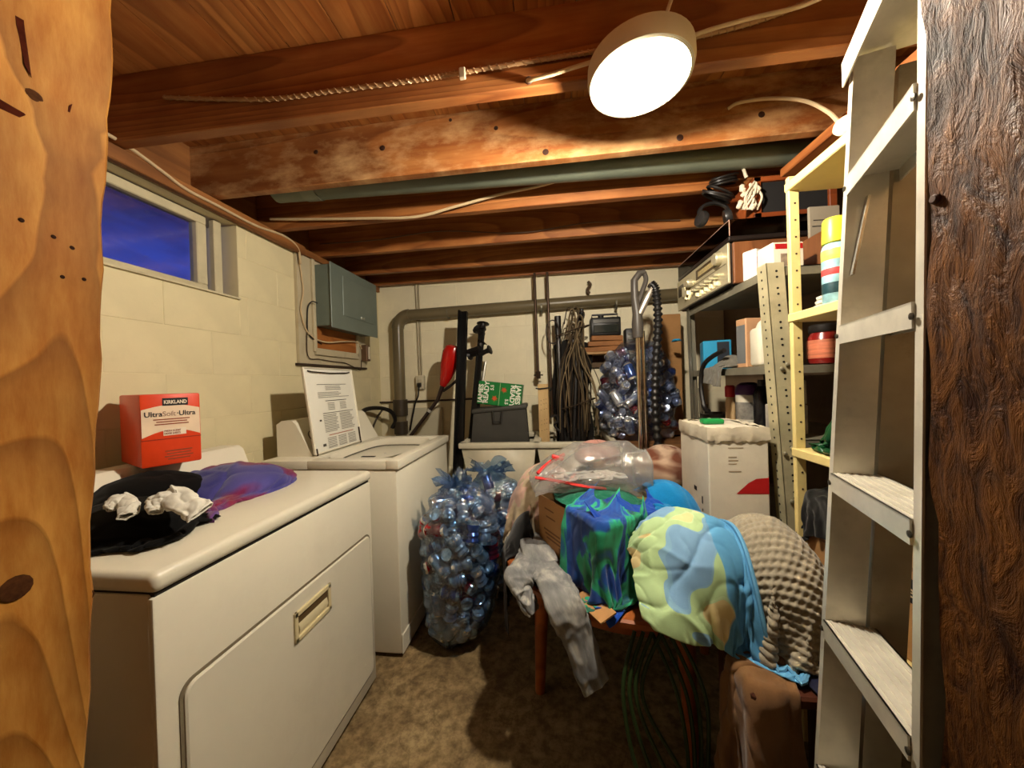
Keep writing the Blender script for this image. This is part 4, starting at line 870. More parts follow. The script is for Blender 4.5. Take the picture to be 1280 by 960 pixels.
# ------------------------------------------------------------------ bags of empty cans
alu = M((232, 232, 230), .2, .8, .06, 20, .1, 60, .002)
def canmat(c, m=.45): return M(c, .2, min(m+.2, .65), .25, 24, .12, 40, .003)
can_side = [canmat((206, 206, 208)), canmat((190, 194, 204)), canmat((200, 200, 206)), canmat((70, 96, 160), .6), canmat((178, 30, 40), .45), canmat((196, 150, 156), .6), canmat((150, 160, 180))]
def can_mesh(crush, seed):
    rng = random.Random(seed); h = .118*crush; seg = 14
    prof = [(0, .010), (.018, .008), (.024, .0005), (.026, .0005), (.0315, .010), (.033, .016), (.033, h-.022), (.031, h-.014), (.0265, h-.003), (.0268, h), (.0250, h-.0005), (.0236, h-.006), (.012, h-.0055), (0, h-.0055)]
    if crush < .9:
        prof = prof[:6]+[(.033-.008*(k % 2)-.004*rng.random(), .016+(h-.04)*k/5) for k in range(1, 5)]+prof[6:]
    b = MB(); b.lathe(prof, (0, 0, -h/2), seg)
    n = len(prof); mi = []
    for i in range(n-1):
        z = (prof[i][1]+prof[i+1][1])/2; side = (prof[i][0] > .03 and prof[i+1][0] > .024 and .012 < z < h-.012) or (crush < .9 and 5 <= i < n-8)
        mi += [0 if side else 1]*seg
    # bend / dent
    out = []
    kx = rng.uniform(-.35, .35)*(1-crush)*3; dent = rng.uniform(0, .012) if crush < .97 else 0; da = rng.uniform(0, 6.28)
    for x, y, z in b.v:
        r = math.hypot(x, y)
        if r > 1e-6:
            f = max(0, math.cos(math.atan2(y, x)-da))**3*math.exp(-(z/.02)**2); x *= 1-f*dent/.033*1.6; y *= 1-f*dent/.033*1.6
        out.append((x+kx*z*z*8, y, z))
    b.v = out
    # pull tab
    b.box((.006, 0, h/2-.003), (.02, .012, .0015)); mi += [1]*6
    return b, mi
def pack(n, inside, seed, iters=70):
    """cans as short capsules pushed apart inside a bag shape; returns centres and axes"""
    rng = np.random.default_rng(seed); C = inside.sample(n, rng); A = rng.normal(0, 1, (n, 3)); A /= np.linalg.norm(A, axis=1)[:, None]; R = .0345; hl = .027
    for it in range(iters):
        S = np.stack([C-A*hl, C, C+A*hl], 1).reshape(-1, 3); own = np.repeat(np.arange(n), 3)
        d = S[:, None]-S[None]; L = np.sqrt((d*d).sum(2))+1e-9; pen = np.where((own[:, None] != own[None]) & (L < 2*R), 2*R-L, 0)
        mv = (d/L[:, :, None]*pen[:, :, None]).sum(1)*.28
        S2 = S+mv; S2 = inside.clamp(S2, R)
        S3 = S2.reshape(n, 3, 3); C = S3.mean(1); A = S3[:, 2]-S3[:, 0]; A /= np.linalg.norm(A, axis=1)[:, None]+1e-9
    return C, A
class BagShape:
    def __init__(s, c, prof): s.c = np.array(c, float); s.z = np.array([p[0] for p in prof]); s.rx = np.array([p[1] for p in prof]); s.ry = np.array([p[2] for p in prof]); s.ox = np.array([p[3] if len(p) > 3 else 0 for p in prof])
    def rad(s, z): return np.interp(z, s.z, s.rx), np.interp(z, s.z, s.ry), np.interp(z, s.z, s.ox)
    def sample(s, n, rng):
        out = []
        while len(out) < n:
            z = rng.uniform(s.z[0]+.03, s.z[-1]-.03); rx, ry, ox = s.rad(z); a = rng.uniform(0, 2*np.pi); r = np.sqrt(rng.uniform(.25, 1))*.9
            if rng.uniform() < (rx/s.rx.max()): out.append((s.c[0]+ox+rx*r*np.cos(a), s.c[1]+ry*r*np.sin(a), s.c[2]+z))
        return np.array(out)
    def clamp(s, S, R):
        z = np.clip(S[:, 2]-s.c[2], s.z[0]+R, s.z[-1]-R); rx, ry, ox = s.rad(z); rx = np.maximum(rx-R, .01); ry = np.maximum(ry-R, .01)
        x = S[:, 0]-s.c[0]-ox; y = S[:, 1]-s.c[1]; q = np.sqrt((x/rx)**2+(y/ry)**2); f = np.where(q > 1, 1/np.maximum(q, 1e-9), 1)
        # keep the cans in an outer layer so that they show against the film
        g = np.where(q < .55, .55/np.maximum(q, .05), 1); g = 1+(np.minimum(g, 1.4)-1)*.3
        return np.stack([s.c[0]+ox+x*f*g, s.c[1]+y*f*g, s.c[2]+z], 1)
can_protos = []
for k, cr in enumerate((1.0, 1.0, .99, .85, .62, .78)):
    b, mi = can_mesh(cr, k)
    for j, sm in enumerate(can_side):
        o = b.build('drink_can', [sm, alu], None, 40, mi=mi); can_protos.append((k, j, o.data)); bpy.data.objects.remove(o)
def bag_of_cans(shape, n, seed, name, label, canlabel, group, tint, redish=.1, tuft=True, tilt=(0, 0), flare=.07):
    C, A = pack(n, shape, seed); rng = random.Random(seed)
    S = np.stack([C-A*.03, C, C+A*.03], 1).reshape(-1, 3)
    for i in range(n):
        k = rng.choice((0, 1, 3, 3, 4, 4, 5, 5)); j = rng.choice((0, 0, 1, 1, 2, 2, 6, 3)) if rng.random() > redish else rng.choice((4, 5, 4))
        me = [d for a, c_, d in can_protos if a == k and c_ == j][0]; o = bpy.data.objects.new('drink_can', me); COL.objects.link(o)
        o.rotation_mode = 'QUATERNION'; ax = Vector(A[i])
        if rng.random() < .5 and (ax.y > 0): ax = -ax
        o.rotation_quaternion = ax.to_track_quat('Z', 'Y') @ Euler((0, 0, rng.uniform(0, 6.28))).to_quaternion(); o.location = C[i]
        look = ('dented ' if k in (3, 4, 5) else 'empty ')+{3: 'blue', 4: 'red', 5: 'pink', 6: 'grey-blue'}.get(j, 'silver'); tag(o, canlabel % look, 'can', group+', '+look)
    # film skin shrunk on to the cans
    nz, na = 64, 72; zs = np.linspace(shape.z[0], shape.z[-1], nz); G = np.zeros((nz, na)); 
    rx, ry, ox = shape.rad(zs)
    for i, z in enumerate(zs):
        for j in range(na):
            a = 2*np.pi*j/na; dx, dy = np.cos(a), np.sin(a); base = 1/np.sqrt((dx/rx[i])**2+(dy/ry[i])**2)
            px = S[:, 0]-shape.c[0]-ox[i]; py = S[:, 1]-shape.c[1]; along = px*dx+py*dy; side = -px*dy+py*dx; dz = S[:, 2]-shape.c[2]-z; q2 = side**2+dz**2; ok = (q2 < .0365**2) & (along > 0)
            G[i, j] = max(base*.80, (along[ok]+np.sqrt(.0365**2-q2[ok])).max() if ok.any() else 0)
    for _ in range(2):
        H = G.copy(); H[1:-1] = (G[:-2]+2*G[1:-1]+G[2:])/4; H = (np.roll(H, 1, 1)+2*H+np.roll(H, -1, 1))/4; G = np.maximum(G*.55+H*.45, H)
    G += np.random.default_rng(seed).normal(0, .0022, G.shape)
    bag = thing(name, label, 'bag', (shape.c[0], shape.c[1], shape.c[2]))
    b = MB(); vs = []
    for i, z in enumerate(zs):
        for j in range(na):
            a = 2*np.pi*j/na; vs.append((shape.c[0]+ox[i]+G[i, j]*np.cos(a), shape.c[1]+G[i, j]*np.sin(a), shape.c[2]+z))
    fs = [(i*na+j, i*na+(j+1) % na, (i+1)*na+(j+1) % na, (i+1)*na+j) for i in range(nz-1) for j in range(na)]; fs.append(tuple(range(na-1, -1, -1)))
    b.add(vs, fs); fm = film(tint, .10, .09, 22, 1.0, .035, (60, 120, 200))
    b.build('film', fm, bag, 60)
    if tuft:
        top = Vector((shape.c[0]+ox[-1], shape.c[1], shape.c[2]+shape.z[-1])); tv = []; nr = 5; rr = [G[-1].mean(), G[-1].mean()*.72, .04, flare*.8, flare]; hz_ = [0, .022, .042, .062, .078]; nn = 56
        for q in range(nr):
            for j in range(nn):
                a = 2*np.pi*j/nn; r = rr[q]*(1+(.22 if q > 0 else .0)*math.sin(a*9+q*.9)+.12*math.sin(a*4+q)*(q > 0)+(.3*rng.uniform(-1, 1) if q > 1 else 0)); tv.append((top.x+r*math.cos(a)+tilt[0]*hz_[q], top.y+r*math.sin(a)+tilt[1]*hz_[q], top.z+hz_[q]+(.022*math.sin(a*5+1)+.012*rng.uniform(-1, 1) if q > 2 else 0)))
        fs = [(q*nn+j, q*nn+(j+1) % nn, (q+1)*nn+(j+1) % nn, (q+1)*nn+j) for q in range(nr-1) for j in range(nn)]
        MB().add(tv, fs).build('gathered_neck', film(tuple(.75*x for x in tint[:3])+(1,), .16, .14, 50, .8, .2, (60, 130, 200)), bag, 60)
    return bag
blue = (.40, .64, .92, 1)
sh1 = BagShape((-.495, 1.70, 0), [(0, .03, .03, -.07), (.03, .08, .07, -.06), (.10, .155, .13, -.03), (.2, .185, .165, -.005), (.4, .20, .185, .005), (.58, .205, .185, .0), (.68, .175, .165, .0), (.745, .105, .10, .0)])
bag_of_cans(sh1, 132, 11, 'can_bag', 'tall blue see-through bag of crushed cans standing in front of the washer', '%s drink can inside the tall blue bag in front of the washer', 'cans in the tall bag', blue, .1, True, (-.3, -.1), .085)
sh2 = BagShape((-.41, 2.13, 0), [(0, .10, .10), (.08, .17, .16), (.25, .205, .19), (.5, .21, .19), (.62, .19, .17), (.70, .12, .11)])
bag_of_cans(sh2, 64, 23, 'can_bag', 'lower blue bag of cans half hidden between the tall bag and the tub', '%s drink can inside the lower blue bag before the tub', 'cans in the lower bag', blue, .05, True, (-.1, 0), .13)
sh3 = BagShape((.60, 2.66, .845), [(0, .19, .15), (.08, .28, .20), (.25, .32, .235), (.45, .30, .225), (.60, .245, .19), (.70, .14, .12)])
st_ = thing('utility_stand', 'low wooden stand carrying the large bag of cans beside the tub', 'stand', (.70, 2.66, 0))
stm = wood((80, 48, 24), (126, 82, 44), (150, 104, 60), 'x', 8, 0, .6)
MB().rbox((.70, 2.66, .83), (.54, .52, .025), .003, 1).build('top', stm, st_)
for x_ in (.47, .93):
    for y_ in (2.44, 2.88): MB().rbox((x_, y_, .409), (.045, .045, .817), .003, 1).build('leg', stm, st_)
bag_of_cans(sh3, 104, 37, 'can_bag', 'large blue bag of cans standing beside the tub behind the vacuum wand', '%s drink can inside the large blue bag behind the vacuum wand', 'cans in the bag behind the wand', (.62, .70, .90, 1), .16, False)
# ------------------------------------------------------------------ metal shelving along the right wall
SX0, SX1, SY0, SY1 = .82, 1.30, 1.44, 2.30
galv = M((196, 186, 150), .4, .3, .18, 9, .12, 30, .003, dirt=.4, dirtcol=(96, 84, 56)); dgalv = M((136, 130, 112), .45, .4, .2, 9, .1)
unit = thing('metal_shelving', 'grey metal shelving unit of slotted angle posts along the right wall', 'shelving', ((SX0+SX1)/2, (SY0+SY1)/2, 0))
SHZ = (1.685, 1.315, 1.03, .62)
def angle_post(p0, p1, w, sgx, sgy, par, mat, holes=True):
    """slotted angle iron from p0 (bottom) to p1 (top): two flanges meeting at the corner"""
    p0 = Vector(p0); p1 = Vector(p1); b = MB(); t = .0025
    for ux, uy in ((sgx, 0), (0, sgy)):
        q = [Vector((0, 0, 0)), Vector((ux*w, uy*w, 0))]; off = Vector((0, t*sgy, 0)) if ux else Vector((t*sgx, 0, 0))
        vs = [p+v for p in (p0, p1) for v in (q[0], q[1], q[1]+off, q[0]+off)]
        b.add(vs, [(3, 2, 1, 0), (4, 5, 6, 7)]+[(i, (i+1) % 4, 4+(i+1) % 4, 4+i) for i in range(4)])
    o = b.build('post', mat, par, 20)
    if holes:
        h = MB(); L = (p1-p0).length; n = int(L/.032)
        for k in range(1, n):
            c = p0.lerp(p1, k/n)
            h.lathe([(.0045, 0), (.0045, .0006), (0, .0006)], c+Vector((sgx*w*.55, -.0002*sgy, .01*(k % 2))), 8, (0, -sgy, 0)); h.lathe([(.0045, 0), (.0045, .0006), (0, .0006)], c+Vector((-.0002*sgx, sgy*w*.55, .008)), 8, (-sgx, 0, 0))
        h.build('slot_holes', M((20, 16, 10), .9), o, kind='stuff')
    return o
# the near front post leans a little
angle_post((.885, SY0, 0), (.803, SY0, 1.70), .062, 1, 1, unit, galv)
angle_post((SX0+.02, SY1, 0), (SX0, SY1, 1.70), .045, 1, -1, unit, dgalv, False)
angle_post((SX1, SY0, 0), (SX1, SY0, 1.72), .05, -1, 1, unit, dgalv, False); angle_post((SX1, SY1, 0), (SX1, SY1, 1.72), .05, -1, -1, unit, dgalv, False)
for z in SHZ:
    b = MB(); x0 = SX0+.004+(1.70-z)*.02; b.mm((x0, SY0+.005, z-.004), (SX1-.004, SY1-.005, z)).mm((x0, SY0+.005, z-.034), (x0+.003, SY1-.005, z)).mm((x0, SY0+.005, z-.034), (SX1-.004, SY0+.008, z)); b.build('shelf', dgalv, unit, 20)
for z, dx in ((.98, .0), (1.0, .025), (1.30, .012), (1.315, .032), (.80, .01)):
    xx = .885-.082*(z/1.70); MB().lathe([(.008, 0), (.008, .003), (.004, .006), (0, .006)], (xx+.012+dx, SY0-.003, z), 8, (0, -1, 0)).build('bolt', M((200, 196, 170), .3, .8), unit)
zt = SHZ[0]
# receiver
wal = wood((64, 32, 14), (112, 66, 36), (142, 92, 56), 'z', 10, 0, .4)
rcv = thing('stereo_receiver', 'silver stereo receiver with knobs and wooden sides on the top shelf', 'receiver', (.96, 2.05, zt))
RX0, RX1, RY0, RY1, RZ0, RZ1 = .79, 1.14, 1.70, 2.36, zt+.012, zt+.195
MB().mm((RX0+.012, RY0+.016, RZ0), (RX1, RY1-.016, RZ1)).build('case', M((60, 52, 44), .5), rcv)
for y in (RY0, RY1-.016): MB().rbox((RX0+.19, y+.008, (RZ0+RZ1)/2), (.33, .016, RZ1-RZ0+.004), .003, 1).build('side_panel', wal, rcv)
silver = M((206, 196, 164), .32, .55, .06, 30, stretch=(1, .1, 1)); dksil = M((120, 106, 80), .35, .5)
MB().rbox((RX0+.006, (RY0+RY1)/2, (RZ0+RZ1)/2), (.012, RY1-RY0, RZ1-RZ0), .003, 1).build('faceplate', silver, rcv)
MB().mm((RX0-.001, RY0+.10, RZ0+.112), (RX0+.001, RY0+.36, RZ0+.165)).build('tuning_scale', M((70, 54, 34), .25), rcv)
MB().mm((RX0-.002, RY0+.13, RZ0+.125), (RX0+.0, RY0+.33, RZ0+.150)).build('scale_print', M((180, 160, 110), .4, 0, .3, 90), rcv)
MB().mm((RX0-.001, RY0+.55, RZ0+.08), (RX0+.001, RY0+.64, RZ0+.15)).build('meter_window', M((50, 40, 30), .2), rcv)
def knob(y, z, r, l, mat=silver): MB().lathe([(r, 0), (r, l*.8), (r*.85, l), (0, l)], (RX0, y, z), 14, (-1, 0, 0)).build('knob', mat, rcv)
knob(RY0+.075, RZ0+.135, .030, .03); knob(RY0+.43, RZ0+.12, .026, .03)
for k in range(6): knob(RY0+.09+.055*k, RZ0+.062, .010, .026)
for k in range(5): MB().rbox((RX0-.008, RY0+.115+.055*k, RZ0+.030), (.018, .008, .022), .001, 1).build('lever', silver, rcv)
for k in range(3): MB().rbox((RX0-.008, RY0+.47+.03*k, RZ0+.09-.02*(k % 2)), (.016, .014, .06), .001, 1).build('switch', silver, rcv)
MB().mm((RX0-.0005, RY0+.02, RZ0+.092), (RX0+.0005, RY1-.02, RZ0+.096)).build('trim_line', dksil, rcv)
for y in (RY0+.05, RY1-.05):
    for x in (RX0+.05, RX1-.05): MB().lathe([(.015, 0), (.015, .012)], (x, y, zt+.0002), 8).build('foot', blackr, rcv)
# turntable with smoked lid on the receiver
tt = thing('turntable', 'turntable with a smoked dust cover sitting on the receiver', 'turntable', (.97, 2.02, RZ1+.002))
z0 = RZ1+.003
MB().rbox((.965, 2.02, z0+.012), (.345, .66, .022), .004, 1).build('plinth', M((30, 24, 22), .3), tt)
MB().lathe([(.14, 0), (.145, .012), (.14, .016), (0, .016)], (.98, 2.02, z0+.0235), 32).build('platter', M((40, 36, 34), .4, .4), tt)
smoke = NT('smoked_acrylic'); tb = smoke.n('BsdfTransparent'); tb.inputs[0].default_value = (.12, .09, .08, 1); gb = smoke.n('BsdfGlossy'); gb.inputs['Roughness'].default_value = .08; ms = smoke.n('MixShader'); fz = smoke.n('LayerWeight'); fz.inputs['Blend'].default_value = .25; smoke.l(smoke.math('ADD', smoke.math('MULTIPLY', fz.outputs['Fresnel'], .7), .03), ms.inputs[0]); smoke.l(tb.outputs[0], ms.inputs[1]); smoke.l(gb.outputs[0], ms.inputs[2]); smoke.l(ms.outputs[0], smoke.out.inputs[0])
zc0, zc1 = z0+.0235, z0+.092; b = MB()
for (a, c) in (((.795, 1.69, zc0), (.798, 2.35, zc1)), ((1.132, 1.69, zc0), (1.135, 2.35, zc1)), ((.798, 1.69, zc0), (1.132, 1.693, zc1)), ((.798, 2.347, zc0), (1.132, 2.35, zc1)), ((.795, 1.69, zc1), (1.135, 2.35, zc1+.003))): b.mm(a, c)
cov = b.build('dust_cover', smoke.m, tt, 20)
MB().tube([(.795, 1.69, zc0), (.795, 1.69, zc1+.002)], .002, 6).tube([(.795, 1.69, zc1+.002), (.795, 2.35, zc1+.002)], .0015, 6).build('cover_edge', M((190, 150, 130), .3), cov)
zs = zc1+.0035
# speaker on top of the turntable lid, grille towards the doorway
spk = thing('bookshelf_speaker', 'wooden bookshelf speaker with a black grille on top of the turntable', 'speaker', (1.05, 1.84, zs))
mah = wood((84, 34, 14), (132, 62, 28), (160, 84, 42), 'x', 10, 0, .35)
sy0, sz1 = 1.70, min(zs+.185, 2.16); sx0, sx1 = .905, 1.24
b = MB(); b.mm((sx0, sy0+.012, zs), (sx1, 1.95, sz1)).build('cabinet', mah, spk, 20)
b = MB()
for (a, c) in (((sx0, zs), (sx1, zs+.022)), ((sx0, sz1-.022), (sx1, sz1)), ((sx0, zs), (sx0+.03, sz1)), ((sx1-.03, zs), (sx1, sz1))): b.rbox(((a[0]+c[0])/2, sy0+.004, (a[1]+c[1])/2), (c[0]-a[0], .018, c[1]-a[1]), .002, 1)
b.build('frame', mah, spk)
MB().mm((sx0+.03, sy0+.008, zs+.022), (sx1-.03, sy0+.0125, sz1-.022)).build('grille', M((22, 20, 20), .9, 0, .2, 300), spk)
MB().tube([(sx0+.031, sy0+.006, zs+.025), (sx0+.031, sy0+.006, sz1-.024)], .002, 5).build('grille_edge', M((220, 210, 200), .4), spk)
# coils of black cord and white leads beside the speaker
def coil(nm, lab, c, r, n, rt, mat, tilt, squash=.75, seed=1, cat='cord'):
    rg = random.Random(seed); pts = []; R = Euler(tilt).to_matrix()
    for k in range(n*16+1):
        a = 2*math.pi*k/16; rr = r*(1+.10*math.sin(a*.37+seed)); pts.append(Vector(c)+R @ Vector((rr*math.cos(a), rr*squash*math.sin(a), .010*math.sin(a*.21*seed)+rt*1.2*(k/16-n/2))))
    return tag(MB().tube(pts, rt, 6).build(nm, mat), lab, cat)
coil('cord_coil', 'coil of black cord on the turntable lid left of the speaker, uppermost', at(905, 226, y=1.74), .058, 4, .006, blackr, (.25, -.2, .3), .75, 2)
coil('cord_coil', 'coil of black cord on the turntable lid left of the speaker, middle one', at(897, 244, y=1.74), .066, 4, .006, blackr, (.5, .3, .2), .7, 3)
hp = at(893, 268, y=1.78)
hd = thing('headphones', 'black headphones lying at the front edge of the turntable lid', 'headphones', hp+Vector((0, 0, -.04)))
MB().tube([hp+Vector((.065*math.cos(a), .02*math.sin(a), .052*math.sin(a)+.01)) for a in [rad(-20+220*k/20) for k in range(21)]], .009, 8, flat=1.6).build('headband', M((30, 28, 27), .3), hd)
for sx in (-1, 1): MB().lathe([(.034, -.014), (.038, 0), (.034, .014), (.02, .018), (0, .018)], hp+Vector((sx*.058, 0, -.018)), 16, (sx, -.3, .2)).build('ear_cup', M((36, 34, 33), .35), hd)
wl_m = M((206, 194, 170), .5, 0, .1)
lead = thing('white_leads', 'tangle of white leads and plugs in front of the speaker', 'cable', at(930, 262, y=1.68))
rl = random.Random(8)
for k in range(7):
    a = at(925+rl.uniform(0, 22), 262, y=1.685); c = at(930+rl.uniform(0, 16), 225+rl.uniform(0, 25), y=1.68)
    MB().tube(bez([a, a.lerp(c, .4)+Vector((rl.uniform(-.03, .03), rl.uniform(-.02, 0), .01)), c, c+Vector((rl.uniform(-.03, .02), 0, -.03))]), .0045, 6).build('lead', wl_m, lead)
for k in range(9):
    c = at(922+rl.uniform(0, 28), 230+rl.uniform(0, 30), y=1.675); MB().rbox(c, (.018, .016, .026), .004, 1, Euler((rl.uniform(-1, 1), rl.uniform(-1, 1), 0)).to_matrix()).build('plug', wl_m, lead)
MB().tube([at(933, 222, y=1.68), at(928, 208, y=1.68), at(924, 196, y=1.68)], [.007, .006, .005], 8).build('stylus_stick', wl_m, lead)
# small boxes on the top shelf
def carton(nm, lab, cat, c, size, mat, rz=0, parts=()):
    c = Vector(c); o = thing(nm, lab, cat, c); R = Matrix.Rotation(rz, 3, 'Z')
    MB().rbox(c+Vector((0, 0, size[2]/2)), size, min(.004, min(size)/6), 1, R).build('box', mat, o)
    for (nm2, (x0, x1, z0_, z1_), side, m_) in parts:
        hx, hy = size[0]/2, size[1]/2; e = .0006
        if side == 'f': q = [(x0, -hy-e, z0_), (x1, -hy-e, z0_), (x1, -hy-e, z1_), (x0, -hy-e, z1_)]
        else: q = [(-hx-e, x0, z0_), (-hx-e, x1, z0_), (-hx-e, x1, z1_), (-hx-e, x0, z1_)]
        MB().add([c+R @ Vector(v) for v in q], [(0, 1, 2, 3)]).build(nm2, m_, o, None)
    return o
whitec = M((222, 214, 196), .5, 0, .06, 8); redm = M((176, 26, 30), .45)
carton('white_medicine_box', 'small white box with a red band beside the receiver', 'box', (.905, 1.53, zt+.0005), (.12, .09, .105), whitec, .1, [('red_band', (-.05, .055, .078, .098), 'f', redm), ('picture', (-.03, .03, .012, .06), 'f', M((150, 130, 110), .6, 0, .4, 40))])
carton('white_soap_packet', 'crumpled white packet with pink print leaning by the receiver', 'packet', (.858, 1.63, zt+.0005), (.05, .06, .125), M((226, 220, 210), .4, 0, .12, 30, .4, 30, .01), .5, [('print', (-.02, .02, .03, .09), 'f', M((206, 90, 110), .5, 0, .4, 40))])
carton('wood_speaker', 'plain wood-grain speaker lying at the end of the top shelf', 'speaker', (1.17, 1.58, zt+.0005), (.24, .22, .15), wal)
carton('manual_pile', 'white instruction sheet with two dark lines propped above the wood-grain speaker', 'paper', (1.13, 1.62, zt+.152), (.12, .012, .135), M((150, 140, 122), .7), .05, [('line', (-.05, .045, .05, .054), 'f', M((50, 44, 40), .7)), ('line', (-.045, .05, .075, .079), 'f', M((50, 44, 40), .7))])
# second shelf: blue box, rag, carton, white jug, red jar
z2 = SHZ[1]+.0005
carton('blue_box', 'bright blue box with a shadow painted on its front at the far end of the second shelf', 'box', (.925, 2.17, z2), (.14, .13, .165), M((40, 150, 196), .4, 0, .08), -.25, [('painted_shadow', (-.0, .06, .02, .155), 'f', M((20, 28, 40), .5))])  # dark panel on the front is shade painted on the box
crumple('grey_rag', 'crumpled grey work rag on the second metal shelf', 'rag', (.90, 1.93, z2+.06), (.13, .13), (.27, .25), fabric((112, 108, 98), .2, 14), [Box((1.06, 1.87, z2-.1), (.5, .9, .2)), Ell((.90, 1.93, z2), (.06, .06, .06))], 22, 41, h=.07)
carton('orange_edged_carton', 'tall narrow carton with an orange edge behind the white jug', 'carton', (.93, 1.80, z2), (.10, .07, .23), M((196, 150, 110), .6, 0, .1), .15, [('grey_side', (-.03, .03, .02, .2), 's', M((110, 112, 112), .6))])
jug = thing('oil_jug', 'white plastic oil jug with a black label on the second metal shelf', 'jug', (.93, 1.655, z2))
b = MB(); b.rbox((.93, 1.655, z2+.085), (.13, .085, .17), .018, 3); b.lathe([(.055, 0), (.045, .025), (.03, .04), (.028, .05)], (.93, 1.655, z2+.165), 16, sy=.7); b.build('body', M((222, 214, 192), .35), jug)
MB().lathe([(.030, 0), (.030, .02), (.026, .024), (0, .024)], (.93, 1.655, z2+.213), 14).build('cap', M((200, 196, 186), .4), jug)
MB().rbox((.936, 1.611, z2+.082), (.09, .003, .125), .001, 1).build('label', M((20, 18, 20), .4), jug)
MB().lathe([(.032, 0), (.032, .001), (.026, .0012), (.026, 0)], (.932, 1.6085, z2+.10), 24, (0, -1, 0)).build('label_ring', M((214, 190, 150), .4), jug)
MB().rbox((.945, 1.6085, z2+.112), (.055, .002, .014), .0008, 1, Matrix.Rotation(-.4, 3, 'Y')).build('label_stroke', M((196, 60, 40), .4), jug)
MB().rbox((.945, 1.6085, z2+.045), (.05, .002, .010), .0008, 1, Matrix.Rotation(-.2, 3, 'Y')).build('label_stroke', M((220, 214, 204), .4), jug)
jar = thing('red_jar', 'red lidded jar with pale lettering bands on the second shelf seen past the wooden rack', 'jar', (1.04, 1.50, z2))
MB().lathe([(.05, 0), (.055, .01), (.055, .10), (.045, .115), (.045, .12)], (1.04, 1.50, z2), 20).build('jar', M((120, 24, 20), .25), jar)
MB().lathe([(.0555, .02), (.0562, .025), (.0562, .085), (.0555, .09)], (1.04, 1.50, z2), 20).build('label', M((190, 110, 80), .4, 0, .5, 26, stretch=(.2, .2, 3)), jar)
MB().lathe([(.048, .12), (.05, .125), (.05, .145), (.045, .15), (0, .15)], (1.04, 1.50, z2), 20).build('lid', blackr, jar)
cable('hanging_black_cord', 'black cord hanging in a loop from the second metal shelf', [at(905, 438, x=.83), at(890, 446, x=.82), at(879, 458, x=.812), at(876, 480, x=.81), at(880, 508, x=.81), at(886, 514, x=.815)], .012, blackr)
# third shelf: bottles
z3 = SHZ[2]+.0005
def bottle(nm, lab, cat, c, prof, mat, cap=None, capm=None, label=None, seg=18):
    c = Vector(c); o = thing(nm, lab, cat, c); MB().lathe(prof, c, seg).build('body', mat, o)
    if cap: MB().lathe(cap, c, seg).build('cap', capm, o)
    if label: MB().lathe(label[0], c, seg).build('label', label[1], o)
    return o
bottle('red_capped_bottle', 'slim cream bottle with a red cap behind the white carton', 'bottle', (.93, 2.02, z3), [(.022, 0), (.024, .01), (.024, .10), (.02, .125), (.018, .14)], M((226, 190, 140), .4), [(.024, .135), (.024, .19), (.018, .197), (0, .197)], M((206, 40, 44), .4))
bottle('purple_lidded_tub', 'white tub with a purple domed lid behind the white carton', 'tub', (.96, 1.90, z3), [(.05, 0), (.055, .01), (.055, .15), (.05, .155)], M((206, 200, 184), .45, 0, .08), [(.057, .152), (.057, .175), (.048, .20), (.03, .212), (0, .214)], M((70, 34, 84), .4), ([(.0555, .03), (.056, .035), (.056, .11), (.0555, .115)], M((120, 116, 110), .5, 0, .5, 30)))
bottle('black_bottle', 'tall black bottle between the purple-lidded tub and the post', 'bottle', (.95, 1.765, z3), [(.03, 0), (.034, .01), (.034, .16), (.02, .19), (.014, .20)], M((22, 20, 22), .25), [(.016, .197), (.016, .225), (0, .226)], M((50, 46, 44), .4))
carton('white_packet', 'small white box stack behind the perforated post, upper one', 'box', (.97, 1.62, z3+.121), (.10, .09, .10), M((200, 194, 180), .5), .1)
carton('white_packet', 'small white box stack behind the perforated post, lower one', 'box', (.965, 1.62, z3), (.11, .10, .12), M((180, 172, 160), .5, 0, .25, 20), .0, [('mark', (-.03, .02, .03, .07), 'f', M((60, 54, 50), .6))])
bottle('dark_pan', 'flat dark pan lying at the far end of the third metal shelf', 'pan', (.93, 2.20, z3), [(.07, 0), (.085, .03), (.088, .032), (.084, .033), (.07, .006), (0, .006)], M((60, 56, 50), .3, .6))
for k in range(4):
    p = at(866+4*k, 505, x=.86+.02*k); tag(MB().tube([(p.x, 2.25-.01*k, .62), (p.x-.01, 2.27, 1.26-.05*k)], .008, 8).build('metal_rod', M((130, 122, 104), .35, .7)), ['tallest', 'second', 'third', 'shortest'][k]+' metal rod standing inside the far corner of the shelving', 'rod', 'rods in the shelving')
# ------------------------------------------------------------------ white carton with red corner (on the table)
wc = thing('white_carton', 'worn white cardboard carton with a red corner patch next to the perforated post', 'carton', (.69, 1.60, .585))
wx0, wx1, wy0, wy1, wz0, wz1 = .578, .795, 1.44, 1.74, .585, 1.075
cardw = M((224, 214, 194), .6, 0, .07, 9, .25, 22, .004, dirt=.3, dirtcol=(160, 136, 104))
MB().rbox(((wx0+wx1)/2, (wy0+wy1)/2, (wz0+wz1)/2), (wx1-wx0, wy1-wy0, wz1-wz0), .004, 1).build('box', cardw, wc)
rg = np.random.default_rng(5); nb = 60; ring = []; per = []
for k in range(nb):
    t = k/nb*4; s_ = int(t); f = t-s_; cs = [(wx0, wy0), (wx1, wy0), (wx1, wy1), (wx0, wy1), (wx0, wy0)]; per.append(Vector((cs[s_][0]+(cs[s_+1][0]-cs[s_][0])*f, cs[s_][1]+(cs[s_+1][1]-cs[s_][1])*f, 0)))
